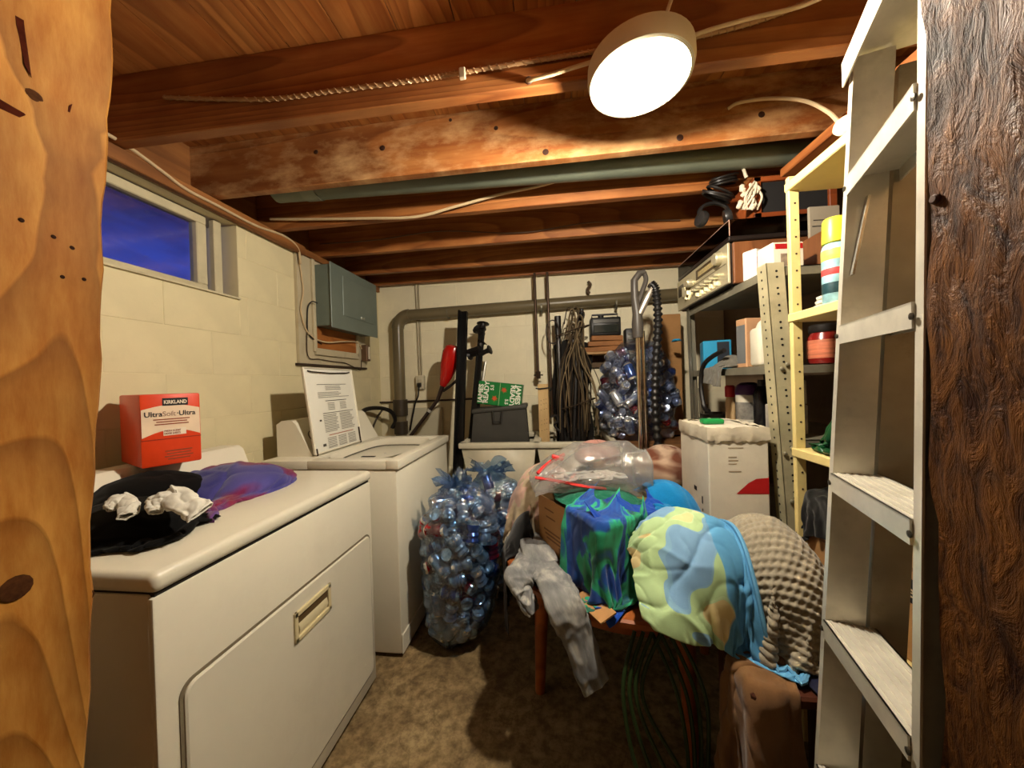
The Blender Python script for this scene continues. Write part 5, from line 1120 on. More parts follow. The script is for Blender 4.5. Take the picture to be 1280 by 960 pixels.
cc_ = Vector(((wx0+wx1)/2, (wy0+wy1)/2, 0)); vs = []; lv = [(wz1-.055, .002), (wz1-.045, .006), (wz1-.01, .007), (wz1+.006, .004), (wz1+.004, -.02)]
for z, o_ in lv:
    for p in per: d = (p-cc_).normalized(); vs.append(p+d*(o_+rg.normal(0, .0018))+Vector((0, 0, z+rg.normal(0, .0025)+(.012*rg.random() if z < wz1-.05 else 0))))
MB().add(vs, [(i*nb+k, i*nb+(k+1) % nb, (i+1)*nb+(k+1) % nb, (i+1)*nb+k) for i in range(len(lv)-1) for k in range(nb)]).build('taped_rim', M((214, 202, 178), .45, 0, .1, 14, .4, 40, .004), wc, 30)
e = .0008
MB().add([(.675, wy0-e, .826), (.72, wy0-e, .868), (.748, wy0-e, .884), (wx1-.003, wy0-e, .888), (wx1-.003, wy0-e, .826)], [(0, 1, 2, 3, 4)]).build('red_patch', redm, wc, None)
b = MB()
for z, w_ in ((1.0, .055), (.965, .03), (.952, .035), (.939, .03), (.91, .045)): b.add([(.65, wy0-e, z), (.65+w_, wy0-e, z), (.65+w_, wy0-e, z+.004), (.65, wy0-e, z+.004)], [(0, 1, 2, 3)])
b.build('print_line', M((170, 150, 122), .7), wc, None)
b = MB()
for (y, z, w_, h_) in ((1.56, .80, .03, .018), (1.50, .765, .012, .03), (1.47, .69, .02, .03), (1.50, .735, .01, .01)): b.add([(wx0-e, y, z), (wx0-e, y+w_, z), (wx0-e, y+w_, z+h_), (wx0-e, y, z+h_)], [(0, 1, 2, 3)])
b.build('handling_marks', M((30, 26, 24), .7), wc, None, kind='stuff')
tag(MB().rbox((.66, 1.60, wz1+.012), (.085, .05, .022), .008, 2).build('green_soap_bar', M((24, 140, 70), .4)), 'green plastic case lying on top of the white carton', 'case')

# ------------------------------------------------------------------ cream wooden rack nearer the door
RKX, RKY0, RKY1 = .835, .86, 1.335
cream_w = M((226, 204, 136), .5, 0, .08, 7, .1, dirt=.3, dirtcol=(150, 116, 60)); 
rack = thing('cream_rack', 'cream painted rack with drilled posts beside the ladder', 'rack', (1.0, 1.1, 0))
for (x, y) in ((RKX, RKY1), (RKX, RKY0), (1.14, RKY1), (1.14, RKY0)):
    MB().rbox((x+.0, y-.0, .98), (.032, .018, 1.96), .002, 1).build('post', cream_w, rack)
hb = MB()
for k in range(28): hb.lathe([(.0035, 0), (.0035, .0008), (0, .0008)], (RKX+.002, RKY1-.0092, .3+.058*k), 8, (0, -1, 0))
hb.build('drilled_holes', M((60, 44, 24), .9), rack, kind='stuff')
for z in (1.94, 1.487, 1.02, .56): MB().rbox((.985, (RKY0+RKY1)/2, z-.014), (.34, RKY1-RKY0+.02, .030), .003, 1).build('shelf', cream_w, rack)
# on the rack
zz = 1.4875
sc_ = thing('spray_can', 'spray can with a yellow cap and blue label on the cream rack', 'spray can', (.856, 1.185, zz+.001))
c = (.856, 1.185, zz+.001)
MB().lathe([(.031, 0), (.033, .004), (.033, .165), (.030, .175), (.022, .185)], c, 18).build('body', M((150, 196, 206), .3, .1, .4, 22), sc_)
MB().lathe([(.0332, .03), (.0335, .032), (.0335, .06), (.0332, .062)], c, 18).build('dark_print', M((30, 60, 66), .4, 0, .4, 50), sc_)
MB().lathe([(.0332, .085), (.0335, .087), (.0335, .103), (.0332, .105)], c, 18).build('red_print', M((200, 70, 70), .4, 0, .3, 50), sc_)
MB().lathe([(.0332, .13), (.0335, .132), (.0335, .16), (.0332, .162)], c, 18).build('yellow_print', M((196, 206, 90), .4, 0, .4, 60), sc_)
MB().lathe([(.026, .182), (.031, .184), (.031, .19), (.029, .25), (.025, .258), (0, .259)], c, 18).build('cap', M((230, 214, 60), .35), sc_)
for k in range(3):
    tag(MB().lathe([(.035, 0), (.066, .004), (.068, .012), (.064, .011), (.03, .006), (0, .006)], (.925, 1.262-.006*k, zz+.0015+.0135*k), 24).build('plastic_lid', M((226, 222, 210), .4)), ['bottom', 'middle', 'top'][k]+' white plastic lid of the small pile on the cream rack', 'lid', 'lids on the rack')
crumple('green_bag', 'dark green plastic bag bunched on the third shelf of the cream rack', 'bag', (.96, 1.2, 1.13), (.16, .2), (.42, .42), M((16, 66, 34), .35, 0, .2), [Box((.985, 1.1, .92), (.34, .5, .2)), Ell((.97, 1.2, 1.06), (.08, .1, .17))], 26, 51, h=.12)
crumple('blue_cloth_bag', 'dark blue bag on the rack glimpsed between the ladder rails', 'bag', (.97, .97, 1.13), (.2, .16), (.42, .36), M((14, 22, 92), .5, 0, .2), [Box((.985, 1.1, .92), (.34, .5, .2)), Ell((.97, .97, 1.07), (.1, .08, .18))], 26, 53, h=.12)
cardb = M((176, 130, 80), .7, 0, .08, 9, .15, 26, .003); prk = M((120, 80, 44), .7)
carton('brown_carton', 'brown cardboard carton on the bottom shelf of the cream rack', 'carton', (.955, 1.225, .5615), (.22, .20, .31), cardb, .0, [('print', (-.02, .06, .26, .275), 's', prk), ('print', (-.04, .05, .20, .21), 's', prk), ('print', (-.04, .04, .17, .18), 's', prk)])
cq = carton('banded_carton', 'brown carton with a black lettered band behind the ladder', 'carton', (.955, .985, .5615), (.22, .21, .27), cardb, .0, [('black_band', (-.105, .105, .15, .21), 's', M((26, 20, 20), .6)), ('print', (-.09, .09, .23, .24), 's', prk), ('block', (-.08, -.02, .04, .11), 's', prk), ('block', (.0, .06, .04, .11), 's', prk)])
text_part('maille', .045, Vector((.8435, 1.06, .5615+.165)), (0, -1, 0), (0, 0, 1), M((206, 180, 140), .6), cq)
crumple('black_cloth', 'small black cloth lying on the brown carton in the cream rack', 'cloth', (.93, 1.24, .91), (.16, .16), (.28, .26), fabric((14, 13, 14), .3, 12), [Box((.955, 1.225, .72), (.22, .20, .31)), Ell((.93, 1.25, .875), (.06, .05, .04))], 22, 57, h=.05)
pk = at(1000, 205, x=1.0)
tag(MB().rbox((1.02, 1.34, 2.13), (.07, .62, .035), .004, 1, Matrix.Rotation(rad(2), 3, 'X')).build('ceiling_plank', wood((110, 54, 20), (160, 90, 42), (184, 116, 60), 'y', 8, 2, .6)), 'loose orange wooden plank tucked under the joists above the speaker', 'plank')
tag(MB().lathe([(.03, 0), (.034, .008), (.03, .02), (.02, .026), (0, .028)], at(1050, 152, y=1.2)+Vector((.02, 0, -.02)), 20, (-.5, -.6, .3)).build('cable_reel', M((226, 214, 180), .45)), 'round cream cable reel on top of the cream rack', 'reel')

# ------------------------------------------------------------------ aluminium step ladder leaning folded behind the right post
alum = M((214, 208, 192), .33, .35, .14, 14, .15, 30, .002, dirt=.35, dirtcol=(120, 108, 84)); alum2 = M((160, 150, 128), .45, .6, .15, 12, .1, dirt=.5, dirtcol=(96, 82, 56))
lad = thing('step_ladder', 'aluminium step ladder standing folded beside the rough right post', 'ladder', (.52, .66, 0))
def LFt(z): return Vector((.471+.071*z, .78, z))
def RFt(z): return Vector((.441+.031*z, .535, z))
rd = (RFt(1)-LFt(1)); rd.z = 0; rd.normalize(); nd = Vector((-rd.y, rd.x, 0)); nd = nd if nd.x > 0 else -nd
def rail(P_, inward, nm, z0, z1, dep, off, mat):
    """channel rail: web facing the rungs plus two flanges"""
    b = MB(); t = .0025; f = .014
    def bar(o0, o1, w0, w1):
        vs = [P_(z)+nd*o+inward*w for z in (z0, z1) for (o, w) in ((o0, w0), (o1, w0), (o1, w1), (o0, w1))]
        b.add(vs, [(3, 2, 1, 0), (4, 5, 6, 7)]+[(i, (i+1) % 4, 4+(i+1) % 4, 4+i) for i in range(4)])
    bar(off, off+dep, 0, t); bar(off, off+t, -f, 0); bar(off+dep-t, off+dep, -f, 0)
    return b.build(nm, mat, lad, 20)
rail(LFt, rd, 'front_rail', 0, 1.90, .062, 0, alum); rail(RFt, -rd, 'front_rail', 0, 1.90, .062, 0, alum)
rail(LFt, rd, 'rear_rail', 0.02, 1.86, .055, .068, alum2); rail(RFt, -rd, 'rear_rail', 0.02, 1.86, .055, .072, alum2)
for i, z in enumerate((1.665, 1.372, 1.078, .782, .487, .19)):
    A_, B_ = LFt(z), RFt(z); b = MB(); dz = Vector((0, 0, 1)); t = .003; D_ = .078; hh_ = .036
    def slab(p, q, o0, o1, za, zb_): 
        vs = [v+nd*o+dz*zz_ for v in (p, q) for (o, zz_) in ((o0, za), (o1, za), (o1, zb_), (o0, zb_))]
        b.add(vs, [(3, 2, 1, 0), (4, 5, 6, 7)]+[(k, (k+1) % 4, 4+(k+1) % 4, 4+k) for k in range(4)])
    A_ = A_+rd*.003; B_ = B_-rd*.003
    slab(A_, B_, -.004, D_, -t, 0); slab(A_, B_, -.004, -.004+t, -hh_, 0); slab(A_, B_, D_-t, D_, -hh_*.7, 0)
    st = b.build('step', alum, lad, 20)
    g_ = MB(); b = g_
    for k in range(6): slab(A_, B_, .006+.012*k, .010+.012*k, 0, .0016)
    g_.build('tread_rib', alum, st, 20)
    for P_, sg in ((B_, 1), (A_, -1)): MB().lathe([(.005, 0), (.005, .002), (0, .003)], P_+rd*sg*.003-nd*.0045+dz*(-.02), 8, -nd).build('rivet', M((60, 54, 44), .4, .5), st)
# top cap
b = MB(); A_ = LFt(1.905)-rd*.018; B_ = RFt(1.905)+rd*.018
def slab(p, q, o0, o1, za, zb_):
    vs = [v+nd*o+Vector((0, 0, zz_)) for v in (p, q) for (o, zz_) in ((o0, za), (o1, za), (o1, zb_), (o0, zb_))]
    b.add(vs, [(3, 2, 1, 0), (4, 5, 6, 7)]+[(k, (k+1) % 4, 4+(k+1) % 4, 4+k) for k in range(4)])
slab(A_, B_, -.012, .13, 0, .004); slab(A_, B_, -.012, -.009, -.045, .004); slab(A_, B_, .127, .13, -.045, .004); b.build('top_cap', alum, lad, 20)
sp_a = LFt(1.62)+rd*.006+nd*.03; sp_b = LFt(1.47)+rd*.006+nd*.012
MB().box((sp_a+sp_b)/2, (.004, .012, (sp_a-sp_b).length), (sp_a-sp_b).to_track_quat('Z', 'X').to_matrix()).build('spreader_bar', M((220, 216, 204), .25, .8), lad)
for P_ in (LFt, RFt): MB().rbox(P_(.012)+nd*.03, (.08, .03, .024), .004, 1, Matrix.Rotation(math.atan2(nd.y, nd.x), 3, 'Z')).build('foot', blackr, lad)
# odds and ends beyond the tub on the right
tag(MB().rbox((at(834, 385, y=2.80).x, 2.80, 1.30), (.15, .12, .90), .004, 1, None).build('tall_brown_carton', M((168, 122, 72), .7, 0, .1, 9)), 'tall brown carton standing behind the vacuum handle', 'carton')
crumple('blue_packet', 'bright blue plastic packet beside the tall brown carton', 'packet', at(845, 412, y=2.5), (.06, .10), (.12, .16), M((20, 140, 190), .35, 0, .1), [Box(at(845, 440, y=2.5), (.2, .2, .14))], 16, 61, h=.05)
# ------------------------------------------------------------------ round table and the heap on it
TC = Vector((.275, 1.585, .56)); TR = .52
tw_m = wood((112, 52, 20), (164, 84, 36), (188, 108, 52), 'x', 12, 0, .4, .15)
tbl = thing('round_table', 'low round brown wooden table under the heap of laundry', 'table', (TC.x, TC.y, 0))
MB().lathe([(TR-.02, -.028), (TR, -.022), (TR, -.006), (TR-.008, 0), (0, 0)], TC, 56).build('top', tw_m, tbl)
MB().lathe([(TR-.10, -.10), (TR-.10, -.028), (TR-.085, -.028), (TR-.085, -.10), (TR-.10, -.10)], TC, 48).build('apron', tw_m, tbl)
for a in (200, 290, 20, 110):
    c = TC+Vector((math.cos(rad(a))*(TR-.14), math.sin(rad(a))*(TR-.14), 0)); MB().tube([(c.x, c.y, .53), (c.x, c.y, .4), (c.x+.02*math.cos(rad(a)), c.y+.02*math.sin(rad(a)), 0)], [.032, .03, .02], 12).build('leg', tw_m, tbl)
tdisc = Disc((TC.x, TC.y, TC.z-.014), TR, .03); flr = Floor(0)
# stool/crate in front that carries the blankets
crt = thing('wooden_stool', 'dark wooden stool hidden under the blankets before the table', 'stool', (.60, .98, 0))
cm = wood((40, 16, 8), (70, 30, 14), (90, 44, 22), 'z', 10, 0, .5)
MB().rbox((.60, 1.02, .49), (.30, .22, .03), .006, 1).build('seat', cm, crt)
for x in (.48, .72):
    for y in (.94, 1.10): MB().rbox((x, y, .237), (.04, .04, .474), .004, 1).build('leg', cm, crt)
stool = Box((.60, 1.02, .40), (.30, .22, .22))
# cardboard box lying on the table
b0 = Vector((-.082, 1.475, .565)); b1 = b0+Vector((.247, -.40, 0)).normalized()*.40; along = (b1-b0); BL = along.length; along.normalize(); perp = Vector((-along.y, along.x, 0)); BW, BH = .30, .245
ang = math.atan2(along.y, along.x); bxc = (b0+b1)/2+perp*BW/2
cbx = thing('laundry_box', 'open brown cardboard box full of clothes on the round table', 'box', (bxc.x, bxc.y, .565)); Rb = Matrix.Rotation(ang, 3, 'Z')
b = MB(); t = .005
for (cx_, cy_, sx_, sy_) in ((0, -BW/2, BL, t), (0, BW/2, BL, t), (-BL/2, 0, t, BW), (BL/2, 0, t, BW)): b.box(Vector((bxc.x, bxc.y, .565+BH/2))+Rb @ Vector((cx_, cy_, 0)), (sx_, sy_, BH), Rb)
b.box((bxc.x, bxc.y, .565+.004), (BL, BW, .005), Rb); b.build('walls', cardb, cbx, 20)
out = -perp
fl_ = MB(); fl_.box(Vector((bxc.x, bxc.y, .565+.012))+Rb @ Vector((BL/2+.0, -BW/2-.035, 0)), (.14, .06, .005), Rb @ Matrix.Rotation(.25, 3, 'X')); fl_.build('flap', cardb, cbx, 20)
def bxp(u, z): return b0+along*u+out*.0035+Vector((0, 0, z))
b = MB()
for (u, z, w_, h_) in ((.05, .20, .07, .006), (.06, .17, .07, .006), (.04, .115, .12, .007), (.05, .10, .13, .007), (.06, .085, .11, .007), (.15, .05, .025, .03)): b.add([bxp(u, z), bxp(u+w_, z), bxp(u+w_, z+h_), bxp(u, z+h_)], [(0, 1, 2, 3)])
b.build('print', prk, cbx, None)
boxS = Box((bxc.x, bxc.y, .565+BH/2+.008), (BL+.012, BW+.012, BH), ang)
fill = Ell((bxc.x, bxc.y, .565+BH-.06), (.20, .16, .10))
# back heap on the table (pink and white clothes behind the box)
heap1 = Ell((-.06, 1.70, .60), (.17, .18, .28)); heap2 = Ell((.33, 1.62, .66), (.20, .22, .17))
pinkw = fabric((214, 176, 158), .2, 10); 
crumple('pink_shirt', 'crumpled pale pink shirt heaped behind the brown box', 'clothes', (-.06, 1.70, .94), (.38, .38), (.52, .52), pinkw, [heap1, tdisc, boxS], 40, 71, h=.12)
crumple('cream_towel', 'cream and beige garment drooping off the left of the table heap', 'clothes', (-.10, 1.66, .80), (.24, .30), (.42, .46), fabric((198, 178, 146), .2, 10), [Ell((-.07, 1.66, .58), (.13, .16, .19)), heap1, tdisc, boxS], 34, 72, h=.10)
crumple('black_jacket', 'black jacket slumped on the left edge of the round table', 'clothes', (-.13, 1.55, .74), (.24, .22), (.44, .40), fabric((17, 16, 18), .3, 10), [Ell((-.10, 1.55, .57), (.115, .12, .14)), tdisc, boxS], 34, 73, h=.09)
fb = thing('folded_blanket', 'stack of folded grey blanket layers under the pink pillow', 'blanket', (.22, 1.98, .561))
for k in range(4): MB().rbox((.22+.006*(k % 2), 1.985-.004*k, .561+.028+.056*k), (.30-.012*k, .20, .054), .022, 3).build('layer', M((120, 112, 102), .95, 0, .2, 12, .3, 80, .004), fb)
tag(sheet('pink_pillow', (lambda: np.array([[[.22+.13*math.cos(p)*math.cos(q)*1.0+0, 2.03+.10*math.sin(p)*math.cos(q), .86+.075*math.sin(q)*(1+.1*math.sin(3*p))] for q in np.linspace(-1.57, 1.57, 14)] for p in np.linspace(0, 2*math.pi, 28)]))(), fabric((206, 150, 136), .2, 8), None, 0, 1), 'small dusty pink pillow at the back of the heap', 'pillow')
tag(sheet('striped_pillow', (lambda: np.array([[[.56+.16*math.cos(p)*math.cos(q), 1.95+.13*math.sin(p)*math.cos(q), .80+.12*math.sin(q)*(1+.06*math.sin(4*p))] for q in np.linspace(-1.57, 1.57, 14)] for p in np.linspace(0, 2*math.pi, 28)]))(), fabric((166, 128, 104), .35, 6, cols=[(.4, (120, 70, 50)), (.6, (206, 176, 150))], cscale=5), None, 0, 1), 'brown and cream pillow wedged beside the white carton', 'pillow')
crumple('olive_cloth', 'folded olive yellow cloth under the striped pillow', 'cloth', (.50, 1.83, .70), (.22, .2), (.3, .28), fabric((150, 126, 48), .2, 10), [Box((.50, 1.83, .62), (.2, .18, .12)), tdisc], 26, 76, h=.05)
# jeans hanging over the table edge
def denim():
    t = NT('denim'); v = t.coord('UV'); n = t.noise(v, 5, 4, .6); w = t.noise(t.coord('UV', (30, 300, 1)), 1, 2)
    c = t.ramp(n, [(.3, lin((84, 86, 90))), (.5, lin((130, 130, 128))), (.66, lin((190, 186, 176))), (.75, lin((134, 134, 130)))]); t.base(t.mix(.12, c, w)); t.rough(.9, 0, .1); t.bump(t.noise(t.coord('UV', (1, 3, 1)), 120, 3), .4, .003); return t.m
jeans = thing('grey_jeans', 'faded grey jeans hanging over the edge of the round table', 'jeans', (-.1, 1.3, .3))
dm_ = denim()
e1 = [at(668, 668, z=.625), at(676, 700, z=.615), at(690, 722, z=.60), at(703, 748, y=1.075), at(722, 795, y=1.06), at(746, 860, y=1.055)]
sheet('trouser_leg', limb(e1, [.06, .065, .06, .058, .052, .045], [.014, .015, .018, .015, .012, .009], (1, .5, 0)), dm_, jeans, .003, 1, folds(.009, 9, 4, 4), 2)
e2 = [at(672, 676, z=.60), at(660, 700, z=.595), at(650, 722, z=.60), at(655, 742, y=1.17), at(668, 765, y=1.15)]
sheet('trouser_leg', limb(e2, [.05, .055, .05, .04, .025], [.02, .024, .03, .02, .012], (.5, 1, 0)), dm_, jeans, .003, 1, folds(.010, 7, 4, 7), 2)
crumple('dark_trousers', 'dark grey trousers bunched between the box and the table edge', 'clothes', (-.04, 1.36, .68), (.16, .22), (.26, .34), fabric((58, 54, 50), .3, 8), [tdisc, boxS, Ell((-.04, 1.36, .57), (.07, .11, .07))], 32, 83, h=.05, rz=.5, fr=.9, fold=.006)
# clear zip bag with red slider tracks on top of the box
zm = film((.9, .92, .94, 1), .16, .14, 16, 1.0, .24, (236, 232, 226))
zc = Vector((.14, 1.50, .80)); zb = thing('zip_bag', 'large clear plastic storage bag with red zip tracks on top of the box', 'bag', zc)
prof = []
def zpt(u, v):
    """u along the length (left mouth -> right end), v round the section"""
    w_ = .15*(1-.25*(1-u)); h_ = (.02+.16*min(1, u*2.2)**.7); a = 2*math.pi*v
    cx_ = math.copysign(abs(math.cos(a))**.55, math.cos(a)); cz_ = math.copysign(abs(math.sin(a))**.55, math.sin(a))
    base = Vector((-.11, 1.46, .845)).lerp(Vector((.33, 1.54, .815)), u); ax = Vector((.44, .08, 0)).normalized(); sd_ = Vector((-ax.y, ax.x, 0))
    wob = .010*math.sin(9*u+5*v*6.28)+.008*math.sin(14*v*6.28/2+u*12)
    return base+sd_*(w_*cx_+wob)+Vector((0, 0, h_*.5*(1+cz_)+wob*.6))
nu, nv = 30, 40; vs = [zpt(i/(nu-1), j/nv) for i in range(nu) for j in range(nv)]
fs = [(i*nv+j, i*nv+(j+1) % nv, (i+1)*nv+(j+1) % nv, (i+1)*nv+j) for i in range(nu-1) for j in range(nv)]+[tuple((nu-1)*nv+j for j in range(nv))]
MB().add(vs, fs).build('film', zm, zb, 60)
redz = M((222, 50, 46), .35, 0, .06)
MB().tube(bez([at(669, 597, y=1.375), at(700, 602, y=1.37), at(730, 608, y=1.375), at(757, 611, y=1.39)]), .010, 8, flat=.6).build('zip_track', redz, zb)
MB().tube(bez([at(672, 592, y=1.44), at(682, 582, y=1.47), at(694, 574, y=1.49), at(706, 568, y=1.50)]), .008, 8).build('zip_track', redz, zb)
MB().rbox(at(697, 572, y=1.48), (.05, .02, .014), .003, 1, Matrix.Rotation(.3, 3, 'Y')).build('zip_slider', redz, zb)
MB().tube([zpt(1, j/24) for j in range(25)], .004, 6).build('end_seam', zm, zb)
crumple('white_shirt', 'white shirt folded inside the clear zip bag', 'clothes', (.12, 1.50, .90), (.26, .14), (.38, .24), fabric((232, 224, 214), .1, 10), [Box((.12, 1.50, .845), (.34, .18, .05), .18)], 28, 85, h=.05, rz=.18)
# shirt in blue and green drooping over the side of the box
def tie():
    t = NT('blue_green_shirt'); v = t.coord('UV', (1.6, 1.0, 1)); w = t.noise(v, 2.6, 2, .45, .9)
    c = t.ramp(w, [(0, lin((14, 74, 96))), (.40, lin((20, 66, 150))), (.47, lin((22, 84, 170))), (.5, lin((40, 170, 128))), (.58, lin((30, 140, 96))), (.62, lin((20, 92, 72))), (.7, lin((18, 56, 140)))])
    t.base(c); t.rough(.7, 0, .3); t.b.inputs['Sheen Weight'].default_value = .2; t.bump(t.noise(v, 140, 2), .2, .002); return t.m
def sh(u, v):
    top = Vector((bxc.x, bxc.y, .565+BH+.075))+along*(.28*(u-.22))+perp*.04; lo = b0+along*(.17+.30*u)+out*.03+Vector((0, 0, .07+.05*math.sin(u*5+1))); p = top.lerp(lo, v)+out*(.035*v*math.sin(u*19))+along*(.012*v*math.cos(u*19)); return (p.x, p.y, p.z+.05*math.sin(v*3))
G = drape(sh, 1.04, 52, 40, [boxS, fill, tdisc], 150, noise=.012, seed=91, fr=.7, th=.012, pins=[(0, 0, tuple(sh(.1, 0))), (1, 0, tuple(sh(.9, 0))), (.5, 0, tuple(sh(.5, 0)))])
tag(sheet('blue_green_shirt', G, tie(), None, .003, 1, folds(.005, 7, 3, 91), 2), 'blue and green patterned shirt drooping over the side of the brown box', 'shirt')
crumple('teal_towel', 'bright teal blue fleece towel bunched right of the zip bag', 'towel', (.40, 1.40, .90), (.30, .24), (.52, .44), fabric((6, 122, 186), .2, 14, bump=.6, weave=120), [Ell((.40, 1.42, .72), (.13, .13, .15)), boxS, tdisc, heap2, Box((.69, 1.6, .8), (.24, .34, .5))], 38, 93, h=.10, thick=.008)
def ry(u, v):   # over the near end of the box
    top = Vector((bxc.x, bxc.y, .565+BH+.06))+along*.10+perp*((u-.5)*BW*.95); lo = b1+perp*(u*BW*1.05-.01)+along*.05+Vector((0, 0, .06+.04*math.sin(u*7))); p = top.lerp(lo, v)+along*(.03*v*math.sin(u*16)); return (p.x, p.y, p.z+.06*math.sin(v*3))
G = drape(ry, 1.05, 36, 36, [boxS, fill, tdisc], 120, noise=.015, seed=95, fr=.75, pins=[(0, 0, ry(0, 0)), (1, 0, ry(1, 0)), (.5, 0, ry(.5, 0))])
tag(sheet('royal_blue_shirt', G, fabric((24, 70, 170), .2, 12), None, .003, 1, folds(.006, 6, 3, 95), 2), 'royal blue shirt hanging over the near end of the brown box', 'shirt')
crumple('green_tee', 'dark green shirt stuffed into the top of the brown box', 'shirt', (bxc.x-.01, bxc.y+.01, .565+BH+.05), (.24, .18), (.34, .26), fabric((16, 104, 78), .2, 12), [fill, boxS], 30, 96, h=.06, rz=ang, fr=.9)
# knit blanket, brown blanket and patterned sheet heaped over the stool in front
lump = Ell((.39, 1.17, .64), (.15, .13, .17)); lump2 = Ell((.62, 1.17, .60), (.13, .16, .21)); edge = Ell((.30, 1.10, .58), (.09, .10, .10)); wcb = Box((.69, 1.6, .8), (.24, .34, .5))
def brn(u, v):
    p = Vector((.28, 1.20, .84)).lerp(Vector((.74, 1.20, .84)), u); q = Vector((.34, .92, .66)).lerp(Vector((.74, .90, .66)), u); r = p.lerp(q, v); return (r.x, r.y, r.z+.03*math.sin(u*8+v*4))
solF = [lump, lump2, edge, stool, tdisc, boxS, flr]
G = drape(brn, (.50, .66), 36, 44, solF, 150, noise=.02, seed=101, fr=.6)
tag(sheet('brown_blanket', G, fabric((128, 92, 58), .3, 8), None, .006, 1, folds(.008, 5, 4, 101), 2), 'brown blanket hanging down in front of the table', 'blanket')
def knit_m():
    t = NT('chunky_knit'); v = t.coord('UV'); n = t.noise(v, 60, 3); t.base(t.mix(n, lin((128, 116, 96)), lin((182, 172, 150)))); t.rough(.95, 0, .1); t.b.inputs['Sheen Weight'].default_value = .3; t.bump(t.noise(t.coord('UV', (2, 1, 1)), 300, 2), .4, .002); return t.m
def knd(nr, ncol, seed):
    def f(nu, nv):
        u, v = np.meshgrid(np.linspace(0, 1, nu), np.linspace(0, 1, nv), indexing='ij'); row = v*nr; k = np.floor(row)
        a = np.abs(np.sin(np.pi*row))**.6; s_ = u*ncol+.5*(k % 2)+ (row-k)*.55; c_ = np.abs(np.sin(np.pi*s_))**.7
        return .0085*(a*(.35+.65*c_))-.002+folds(.008, 3, 4, seed)(nu, nv)
    return f
km = knit_m()
kb = thing('knit_blanket', 'chunky grey knit blanket heaped in front of the white carton', 'blanket', (.55, 1.1, .6))
def kn_(u, v):   # right-hand part, from the carton forward over the lumps
    p = Vector((.40, 1.36, .86)).lerp(Vector((.76, 1.36, .84)), u); q = Vector((.46, .98, .84)).lerp(Vector((.80, 1.00, .80)), u); r = p.lerp(q, v); return (r.x, r.y, r.z+.08*math.sin(u*9+v*4)*math.sin(v*5+1))
solK = [Ell(e_.c, e_.r+.014) for e_ in (lump, lump2, edge)]+[stool, tdisc, boxS, flr, wcb]
G = drape(kn_, (.56, .66), 34, 40, solK, 140, noise=.03, seed=103, fr=.65, th=.014)
sheet('throw', G, km, kb, .006, 0, knd(36, 28, 3), 6)
def kn2(u, v):   # corner drooping at the front left
    p = Vector((.22, 1.16, .80)).lerp(Vector((.50, 1.12, .86)), u); q = Vector((.30, .98, .62)).lerp(Vector((.46, .94, .62)), u); r = p.lerp(q, v); return (r.x, r.y, r.z+.02*math.sin(u*7+v*5))
G = drape(kn2, (.30, .46), 26, 34, solK, 120, noise=.02, seed=104, fr=.75, th=.014)
sheet('corner', G, km, kb, .006, 0, knd(27, 17, 5), 6)
def patt():
    t = NT('patterned_sheet'); v = t.coord('UV', (1.0, 1.0, 1)); w = t.noise(v, 2.6, 1.5, .4, .5); sx = t.n('SeparateXYZ'); t.l(v, sx.inputs[0])
    pc = t.ramp(w, [(0, lin((120, 160, 196))), (.40, lin((130, 172, 200))), (.42, lin((176, 204, 150))), (.52, lin((190, 214, 164))), (.54, lin((226, 206, 150))), (.62, lin((230, 212, 160))), (.64, lin((150, 186, 210)))], 'CONSTANT')
    bl_ = t.mix(t.noise(v, 20, 3), lin((84, 150, 198)), lin((100, 166, 210)))
    e_ = t.math('ADD', sx.outputs[0], t.math('MULTIPLY', t.math('SUBTRACT', t.noise(v, 3, 1), .5), .35))
    t.base(t.mix(t.ramp(e_, [(.56, (0, 0, 0, 1)), (.57, (1, 1, 1, 1))]), pc, bl_)); t.rough(.75, 0, .2); t.bump(t.noise(v, 160, 2), .12, .002); return t.m
def st2(u, v):
    p = Vector((.26, 1.21, .92)).lerp(Vector((.56, 1.30, .92)), u); q = Vector((.235, 1.06, .80)).lerp(Vector((.60, .98, .60)), u); r = p.lerp(q, v); return (r.x, r.y, r.z+.06*math.sin(math.pi*v)+.02*math.sin(u*9+v*3))
solS = [Ell(e_.c, e_.r+.036) for e_ in (lump, lump2, edge)]+[stool, tdisc, flr, Box(boxS.c, boxS.h*2+.02, boxS.a)]
G = drape(st2, 1.16, 46, 46, solS, 110, noise=.02, seed=107, fr=.85, th=.012)
psh = thing('patterned_sheet', 'blue bedsheet with green and yellow patches on top of the knit blanket', 'sheet', (.42, 1.05, .7))
sheet('cloth', G, patt(), psh, .003, 1, folds(.010, 3, 3, 107), 2)
MB().tube([Vector(p)+Vector((0, 0, .002)) for p in G[-1, 4:]], .006, 6).build('gathered_hem', M((96, 158, 200), .8, 0, .1, 30), psh)
crumple('dark_blue_pouch', 'dark navy pouch tucked under the knit blanket near the ladder', 'pouch', (.70, .98, .56), (.14, .12), (.24, .24), fabric((18, 22, 50), .3, 10), [Ell((.70, 1.0, .46), (.07, .07, .10)), stool, Box((.62, 1.05, .45), (.4, .3, .11))], 22, 109, h=.05, fold=.005)
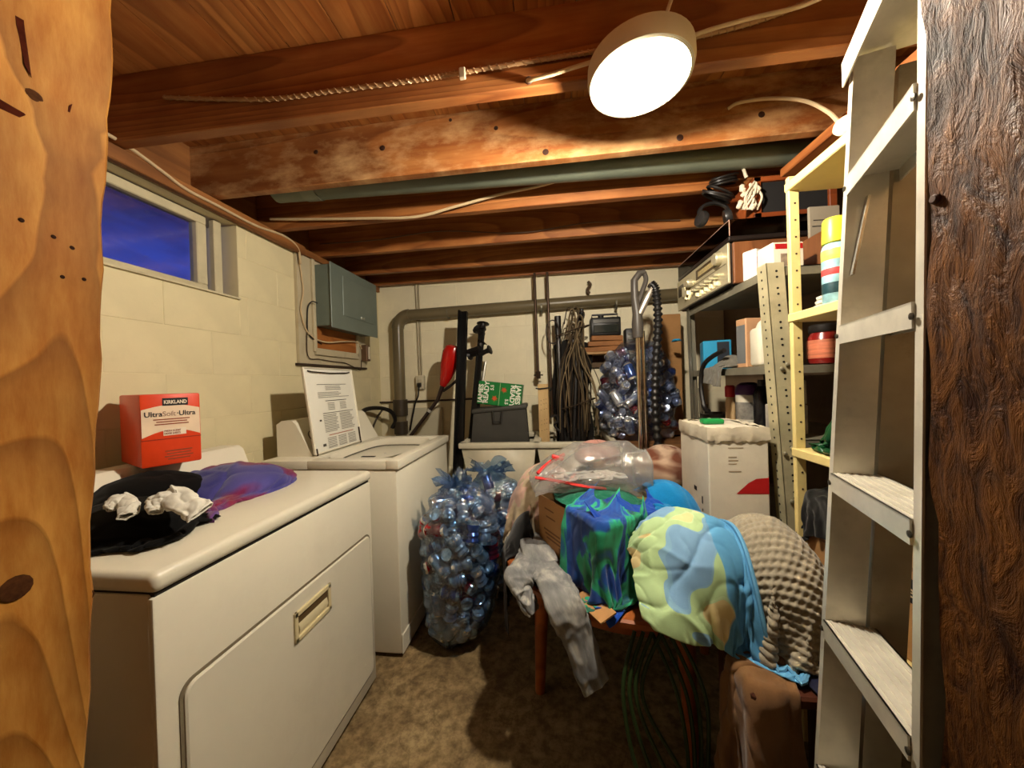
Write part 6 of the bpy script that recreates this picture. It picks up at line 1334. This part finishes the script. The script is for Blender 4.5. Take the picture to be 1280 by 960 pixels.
# green hose looped under the table
hz_ = thing('garden_hose', 'green garden hose hanging in loops under the front of the table', 'hose', (.2, 1.0, .02))
gm_ = M((40, 60, 26), .45, 0, .15)
rh = random.Random(4)
for k in range(4):
    xo = .22+.026*k; pts = bez([(xo, 1.12, .50), (xo-.05-.008*k, 1.06, .36), (xo-.02+.01*k, 1.02, .16+.012*k), (xo+.06, 1.01, .05+.016*k), (xo+.12-.01*k, 1.04, .14), (xo+.11, 1.08, .34), (xo+.05, 1.13, .50)], 8); MB().tube(pts, .006, 7).build('loop', gm_, hz_)

# ------------------------------------------------------------------ vacuum wand behind the table
vt = at(797, 372, y=2.14); vb = Vector((at(803, 560, y=2.16).x, 2.18, .02))
vac = thing('vacuum_wand', 'chrome vacuum cleaner wand with grey handle and black hose', 'vacuum cleaner', vb)
chrome = M((220, 206, 190), .12, 1.0, .04)
up = Vector((vt.x, 2.16, 1.66))
MB().tube([vb+Vector((0, 0, .04)), Vector((vt.x+.002, 2.16, 1.62))], .017, 14).build('wand_tube', chrome, vac)
MB().tube([vb+Vector((.034, 0, .1)), Vector((vt.x+.03, 2.165, 1.56))], .011, 12).build('cord_rod', chrome, vac)
gk = M((74, 68, 62), .4)
MB().tube([Vector((vt.x, 2.16, 1.52)), Vector((vt.x, 2.16, 1.60)), Vector((vt.x-.0, 2.16, 1.66)), Vector((vt.x-.012, 2.16, 1.76)), Vector((vt.x-.012, 2.16, 1.86)), Vector((vt.x+.02, 2.16, 1.90)), Vector((vt.x+.05, 2.16, 1.905))], [.03, .034, .028, .022, .021, .02, .018], 12).build('handle', gk, vac)
MB().tube(bez([(vt.x+.045, 2.16, 1.905), (vt.x+.055, 2.16, 1.86), (vt.x+.035, 2.16, 1.80), (vt.x+.005, 2.16, 1.72)]), .014, 10).build('handle_grip', gk, vac)
MB().tube(bez([(vt.x+.012, 2.15, 1.66), (vt.x+.05, 2.14, 1.74), (vt.x+.085, 2.14, 1.81), (vt.x+.07, 2.14, 1.83)]), .018, 10).build('swivel', M((150, 140, 128), .3, .4), vac)
hp_ = bez([(vt.x+.075, 2.14, 1.83), (vt.x+.10, 2.13, 1.78), (vt.x+.105, 2.12, 1.6), (vt.x+.085, 2.12, 1.35), (vt.x+.075, 2.12, 1.1), (vt.x+.09, 2.12, .8), (vt.x+.11, 2.14, .5)], 26)
MB().tube(hp_, [(.018, .018, .026, .026)[i % 4] for i in range(len(hp_))], 10).build('hose', M((22, 20, 20), .4), vac, 60)
MB().rbox(vb+Vector((0, 0, .03)), (.26, .12, .06), .02, 2).build('floor_head', M((50, 46, 44), .4), vac)
